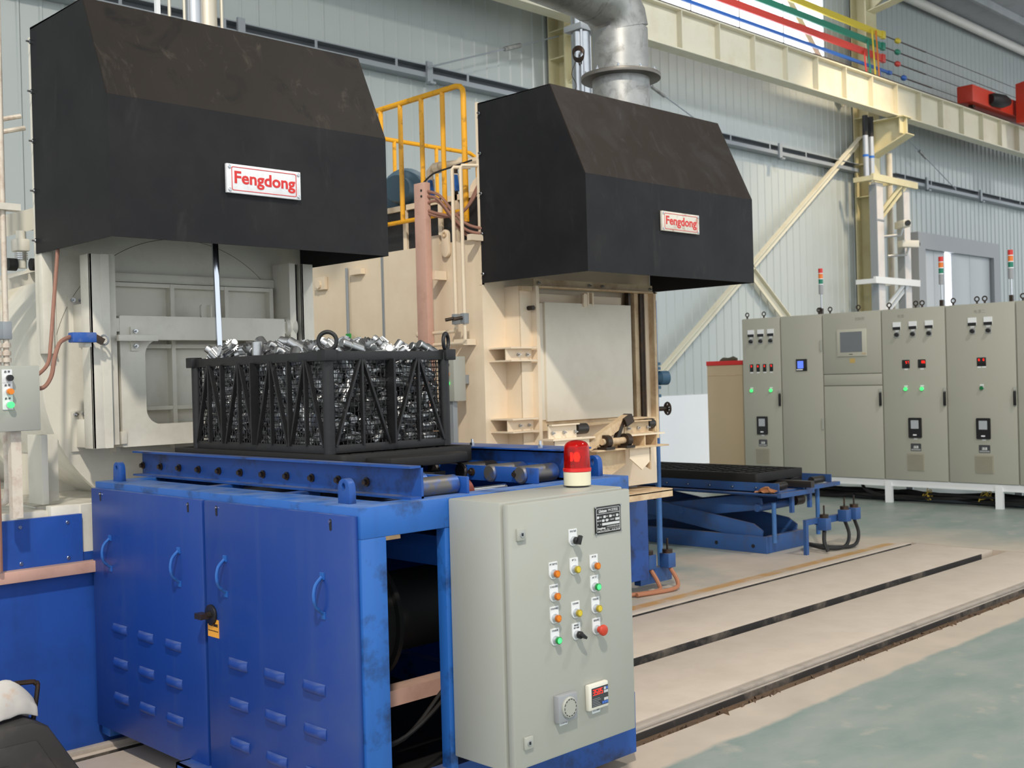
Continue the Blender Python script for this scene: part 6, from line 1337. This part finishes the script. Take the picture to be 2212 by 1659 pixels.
PLB = G().prism(rounded(-.065, .065, -.045, .045, .006, 2), 'x', -.003, 0).mesh('rating_plate', mat=paint('dark rating plate', (66, 68, 72), .4))
PLS = G().box(-.004, -.003, -.030, .030, -.012, .018).box(-.004, -.003, -.058, .058, -.036, -.032).box(-.004, -.003, -.058, .058, -.026, -.022).mesh('plate_print', mat=SILV)
LR = disc_mesh('lamp_ring', .026, .008, 16, ALU)
DK = G().box(-.008, 0, -.048, .048, -.05, .05).mesh('controller', bev=.003, mat=BLACK)
DS = G().box(-.006, 0, -.026, .026, -.05, .05).mesh('controller', bev=.002, mat=BLACK)
RX = (0, -PI / 2, 0)
def cabinet(y0, y1, label, items, top_text=None, hinge=None):
    t = thing('switch_cabinet', label, 'cabinet', (FX + .3, (y0 + y1) / 2, .28))
    G().box(FX + .025, FX + .62, y0 + .002, y1 - .002, .28, 2.35).make('housing', CABC, t, bev=.003)
    if items.get('split'):
        ds = [G().box(FX, FX + .022, y0 + .004, y1 - .004, a, b).make('door', CABC, t, bev=.004) for a, b in ((1.582, 2.345), (1.436, 1.574), (.285, 1.428))]
        D = ds[0]
    else:
        D = G().box(FX, FX + .022, y0 + .005, y1 - .005, .285, 2.345).make('door', CABC, t, bev=.004)
    for y, z in items.get('meters', ()):
        m_ = put('meter', MM, D, (FX, y, z)); put('meter_band', MB_, m_, (FX, y, z)); put('label_strip', LBW, D, (FX, y, z - .06))
    for y, z in items.get('knobs', ()):
        put('knob_plate', KP, D, (FX, y, z)); put('knob', KN, D, (FX - .006, y, z))
    for y, z, txt in items.get('ctrl', ()):
        c = put('controller', DK, D, (FX, y, z)); digits(txt, FX - .008, y + .0, z + .005, .016, .028, LED, c, 'x'); put('label_strip', LBW, D, (FX, y, z - .062))
    for y, z, txt in items.get('small', ()):
        c = put('controller', DS, D, (FX, y, z)); digits(txt, FX - .006, y + .008, z + .012, .014, .022, LED, c, 'x'); put('label_strip', LBW, D, (FX, y, z - .06))
    for y, z, m in items.get('lamps', ()):
        put('lamp_ring', LR, D, (FX, y, z), RX); put('indicator_lamp', lens('indicator_lamp', m, .022, .022), D, (FX - .004, y, z), RX); put('label_strip', LBW, D, (FX, y, z + .035))
    for y, z in items.get('energy', ()):
        e = put('energy_meter', EMB, D, (FX + .03, y, z)); put('meter_window', EMF, e, (FX + .03, y, z)); put('label_strip', LBW, D, (FX - .021, y, z - .085)); put('label_strip', LBW, D, (FX, y, z - .13))
    for y, z in items.get('plates', ()):
        e = put('rating_plate', PLB, D, (FX, y, z)); put('plate_print', PLS, e, (FX, y, z)); lettering('丰东', .03, INK, e, (FX - .0042, y + .01, z + .003), FACE_X, ext=.0002)
    for y, z in items.get('vents', ()):
        v = put('vent', VB, D, (FX, y, z))
        for i in range(12): put('vent_slat', VS, v, (FX, y, z - .088 + .016 * i))
    if 'handle' in items:
        y, z = items['handle']; put('handle_plate', HD, D, (FX, y, z)); put('handle_lever', HL, D, (FX, y, z - .01))
    for y in items.get('hinges', ()):
        G().box(FX - .012, FX, y[0] - .012, y[0] + .012, y[1] - .07, y[1] + .07).make('hinge', BOXC, t)
    for y in items.get('eyes', ()): put('eye_bolt', EY, t, (FX + .08, y, 2.35))
    if top_text: lettering(top_text, .045, CABT, D, (FX - .001, (y0 + y1) / 2 + items.get('tx', 0), 2.255), FACE_X, ext=.0003)
    return t, D
CABT = paint('faint grey print', (150, 148, 138), .5, var=0)
cabinet(8.128, 8.72, 'first grey switch cabinet from the left, with three meters and four small red displays', dict(
    meters=((8.575, 2.150), (8.424, 2.150), (8.271, 2.150)), knobs=((8.576, 2.042), (8.425, 2.042), (8.272, 2.042)),
    small=((8.578, 1.687, '0'), (8.477, 1.687, '8'), (8.376, 1.687, '0'), (8.273, 1.687, '9')), lamps=((8.584, 1.385, GREENL), (8.284, 1.385, GREENL)),
    energy=((8.43, .922),), plates=((8.43, .69),), vents=((8.435, .513),), handle=(8.15, 1.27), eyes=(8.68, 8.42)))
t, D = cabinet(7.515, 8.122, 'plain grey switch cabinet with one square blue screen', dict(eyes=(7.58, 7.60), hinges=((7.53, 1.95), (7.53, .95))))
c = G().box(FX - .012, FX, 7.74, 7.90, 1.63, 1.785).make('logger', BLACK, D, bev=.004)
G().box(FX - .0135, FX - .012, 7.79, 7.875, 1.665, 1.76).make('logger_screen', glow('blue screen', (90, 120, 235), .7), c); G().box(FX - .0135, FX - .012, 7.80, 7.89, 1.642, 1.656).make('logger_label', WHITE, c)
t, D = cabinet(6.712, 7.509, 'grey switch cabinet with a large flat touch panel', dict(split=1, handle=(6.735, 1.27), eyes=(7.44, 7.05), tx=-.12), top_text='控制柜')
c = G().box(FX - .014, FX, 6.905, 7.305, 1.795, 2.135).make('touch_panel', paint('pale panel bezel', (186, 184, 170), .4), D, bev=.006)
G().box(FX - .0155, FX - .014, 6.961, 7.259, 1.848, 2.102).make('panel_screen', paint('grey screen glass', (112, 116, 120), .15), c)
G().box(FX - .0155, FX - .014, 7.09, 7.14, 1.818, 1.826).make('maker_mark', INK, c); G().box(FX - .0155, FX - .014, 6.91, 6.97, 1.815, 1.835).make('panel_sticker', CABB, c)
G().box(FX - .002, FX, 7.07, 7.14, 1.715, 1.77).make('yellow_label', paint('tan label', (190, 162, 96), .5), D)
cabinet(5.908, 6.706, 'grey switch cabinet with three meters over two red displays', dict(
    meters=((6.506, 2.143), (6.304, 2.143), (6.102, 2.143)), knobs=((6.507, 2.037), (6.305, 2.037), (6.103, 2.037)),
    ctrl=((6.402, 1.680, '57'), (6.202, 1.680, '88')), lamps=((6.41, 1.380, GREENL), (6.206, 1.380, GREENL)),
    energy=((6.303, .915),), plates=((6.302, .682),), vents=((6.305, .505),), handle=(5.928, 1.27), eyes=(6.64, 6.30, 6.22), tx=.15), top_text='电源')
cabinet(5.100, 5.902, 'grey switch cabinet with two meters over a double red display', dict(
    meters=((5.586, 2.145), (5.404, 2.145)), knobs=((5.585, 2.036), (5.402, 2.036)), small=((5.517, 1.680, '8'), (5.464, 1.680, '8')),
    lamps=((5.493, 1.380, GREEND),), energy=((5.484, .915),), plates=((5.48, .682),), vents=((5.484, .505),), handle=(5.12, 1.27), eyes=(5.84, 5.56, 5.47), tx=0), top_text='电源二')
cabinet(4.29, 5.094, 'grey switch cabinet at the right picture edge, mostly out of view', dict(eyes=(5.04, 4.92)))
t = thing('cabinet_plinth', 'white angle steel stand under the row of grey cabinets', 'stand', (13.2, 6.5, 0))
G().box(FX + .02, FX + .06, 4.29, 8.72, .20, .28).make('front_rail', WHITE, t); G().box(FX + .56, FX + .60, 4.29, 8.72, .20, .28).make('rear_rail', WHITE, t)
for y in (4.0 + .03, 5.33, 6.67, 8.0):
    if y > 4.2: G().box(FX - .005, FX + .05, y - .04, y + .04, 0, .25).make('leg', WHITE, t); G().box(FX + .55, FX + .60, y - .04, y + .04, 0, .25).make('leg', WHITE, t)
rr = random.Random(9)
for k in range(9):
    pts = []; y = 8.3 - rr.uniform(0, .6); x = FX + .15 + rr.uniform(0, .4)
    while y > 4.0:
        pts.append((x + rr.uniform(-.09, .09), y, .025 + .02 * (k % 4) + rr.uniform(0, .05))); y -= rr.uniform(.25, .5)
    G().tube(pts, rr.uniform(.016, .024), 6, 5).make('power_cable', RUBBER, loc=(13.2, 6.2, 0), label='black power cable lying under the row of cabinets', cat='cable', group='cables under the cabinets')
t = thing('loop_cable', 'black cable hanging in a loop from the stand toward the scissor lift', 'cable', (FX, 7.5, .2))
G().tube([(FX + .3, 7.2, .28), (FX + .1, 7.0, .12), (FX + .15, 6.6, .05), (FX + .3, 6.2, .05)], .02, 6, 6).make('cable', RUBBER, t)
for y, lab in ((6.25, 'tangle of yellow ground wire under the middle cabinets'), (5.55, 'tangle of yellow ground wire near the right white leg')):
    g = G(); rr = random.Random(int(y * 10))
    g.tube([(FX + .18 + rr.uniform(-.05, .05), y + rr.uniform(-.08, .08), rr.uniform(.03, .20)) for _ in range(14)], .006, 5, 4)
    g.make('ground_wire', paint('yellow wire', (200, 170, 70), .5), loc=(FX + .2, y, 0), label=lab, cat='wire')
t = G().box(13.35, 13.42, 4.0, 8.4, 0, .10).make('cable_cover', GALVR, loc=(13.4, 6, 0), label='low grey metal strip on the floor behind the cables', cat='strip')
# beige cabinet behind
t = thing('beige_cabinet', 'beige sheet cabinet with red top band left of the grey row', 'cabinet', (13.5, 9.15, 0))
G().box(13.20, 13.8, 8.74, 9.47, 0, 1.74).make('body', CABB, t, bev=.004)
G().box(13.19, 13.81, 8.735, 9.475, 1.74, 1.80).make('top_band', RED, t, bev=.003)
for z in (.30, 1.60): G().box(13.194, 13.20, 8.745, 9.465, z, z + .006).make('panel_joint', RUSTY, t)
g = G(); g.lathe((13.4, 9.38, 1.80), (13.4, 9.1, 1.82), [(0, .02), (.2, .05), (.5, .035), (.8, .05), (1, .02)], 10)
g.make('cloth_bundle', paint('dark cloth', (78, 76, 62), .9, var=.2, scale=20), loc=(13.4, 9.25, 1.80), label='dark crumpled cloth on top of the beige cabinet', cat='cloth')
# signal towers
SGR = paint('tower red', (206, 48, 40), .3); SGO = paint('tower amber', (226, 120, 40), .3); SGG = paint('tower green', (24, 120, 96), .3)
def tower(y, label, top=2.945):
    t = thing('signal_tower', label, 'signal light', (13.15, y, 2.35))
    G().cyl((13.15, y, 2.35), (13.15, y, top - .32), .011, 10).make('pole', STEEL, t)
    G().cyl((13.15, y, top - .33), (13.15, y, top - .21), .030, 16).make('base', GREYP, t)
    for k, (m, nm) in enumerate(((SGG, 'green_lens'), (SGO, 'amber_lens'), (SGR, 'red_lens'))):
        z = top - .21 + .07 * k
        G().cyl((13.15, y, z), (13.15, y, z + .010), .031, 16).make('ring', WHITE, t); G().cyl((13.15, y, z + .010), (13.15, y, z + .068), .029, 16).make(nm, m, t)
    G().box(13.13, 13.17, y - .02, y + .02, 2.35, 2.43).make('foot', GREASE, t)
tower(7.62, 'signal tower on the left, standing before the cream lit wall')
tower(6.022, 'signal tower in the middle, standing before the bright door gap')
tower(5.206, 'signal tower on the right, near the picture edge')

# ================================================================== TOOL CASE at the lower left
CASE = paint('dusty black case', (58, 56, 54), .6, var=.15, scale=6, dirt=(96, 90, 84), amt=.4, dscale=6)
TC = thing('tool_case', 'dusty black wedge shaped case with wire handle on the floor at lower left', 'case', (1.65, 4.55, 0))
G().prism([(1.20, .02), (1.90, .02), (1.92, .10), (1.78, .33), (1.72, .36), (1.20, .36)], 'y', 4.40, 4.72).make('body', CASE, TC, bev=.012)
G().prism([(1.20, .06), (1.83, .06), (1.84, .10), (1.73, .29), (1.20, .29)], 'y', 4.392, 4.402).make('side_panel', CASE, TC, bev=.004)
for z in (.14, .20): G().box(1.20, 1.62, 4.382, 4.394, z, z + .02).make('side_rib', CASE, TC, bev=.004)
G().lathe((1.93, 4.50, .035), (2.05, 4.50, .035), [(0, .03), (.3, .035), (.7, .035), (1, .028)], 16).make('foot', RUBBER, TC)
G().tube([(1.775, 4.55, .30), (1.80, 4.55, .45), (1.79, 4.55, .47), (1.75, 4.55, .48), (1.46, 4.55, .50), (1.42, 4.55, .49), (1.41, 4.55, .35)], .010, 8, 4).make('wire_handle', GREASE, TC)
g = G(); rr = random.Random(12); nu, nv = 14, 12; vs = []
for i in range(nu):
    for j in range(nv):
        u = i / (nu - 1); v = j / (nv - 1)
        x = 1.40 + .38 * u; a = (v - .5) * 2.6
        y = 4.54 + .085 * math.sin(a) * (1 + .3 * math.sin(5 * u)) + rr.uniform(-.006, .006)
        z = .50 - .12 * abs(v - .5) ** 1.3 * 2.2 - .14 * max(0, u - .55) + .03 * math.sin(9 * u + 2 * v) + rr.uniform(-.012, .018)
        vs.append((x, y, z))
g.add(vs, [(i * nv + j, i * nv + j + 1, (i + 1) * nv + j + 1, (i + 1) * nv + j) for i in range(nu - 1) for j in range(nv - 1)])
rag = g.make('cotton_rag', paint('grey white cotton', (196, 192, 186), .95, var=.12, scale=14, dirt=(190, 130, 70), amt=.35, dscale=4, sharp=.03), loc=(1.5, 4.55, .43), label='grey white cotton rag draped over the handle of the black case', cat='rag')
m_ = rag.modifiers.new('thickness', 'SOLIDIFY'); m_.thickness = .008; m_ = rag.modifiers.new('soft', 'SUBSURF'); m_.levels = 1; m_.render_levels = 1
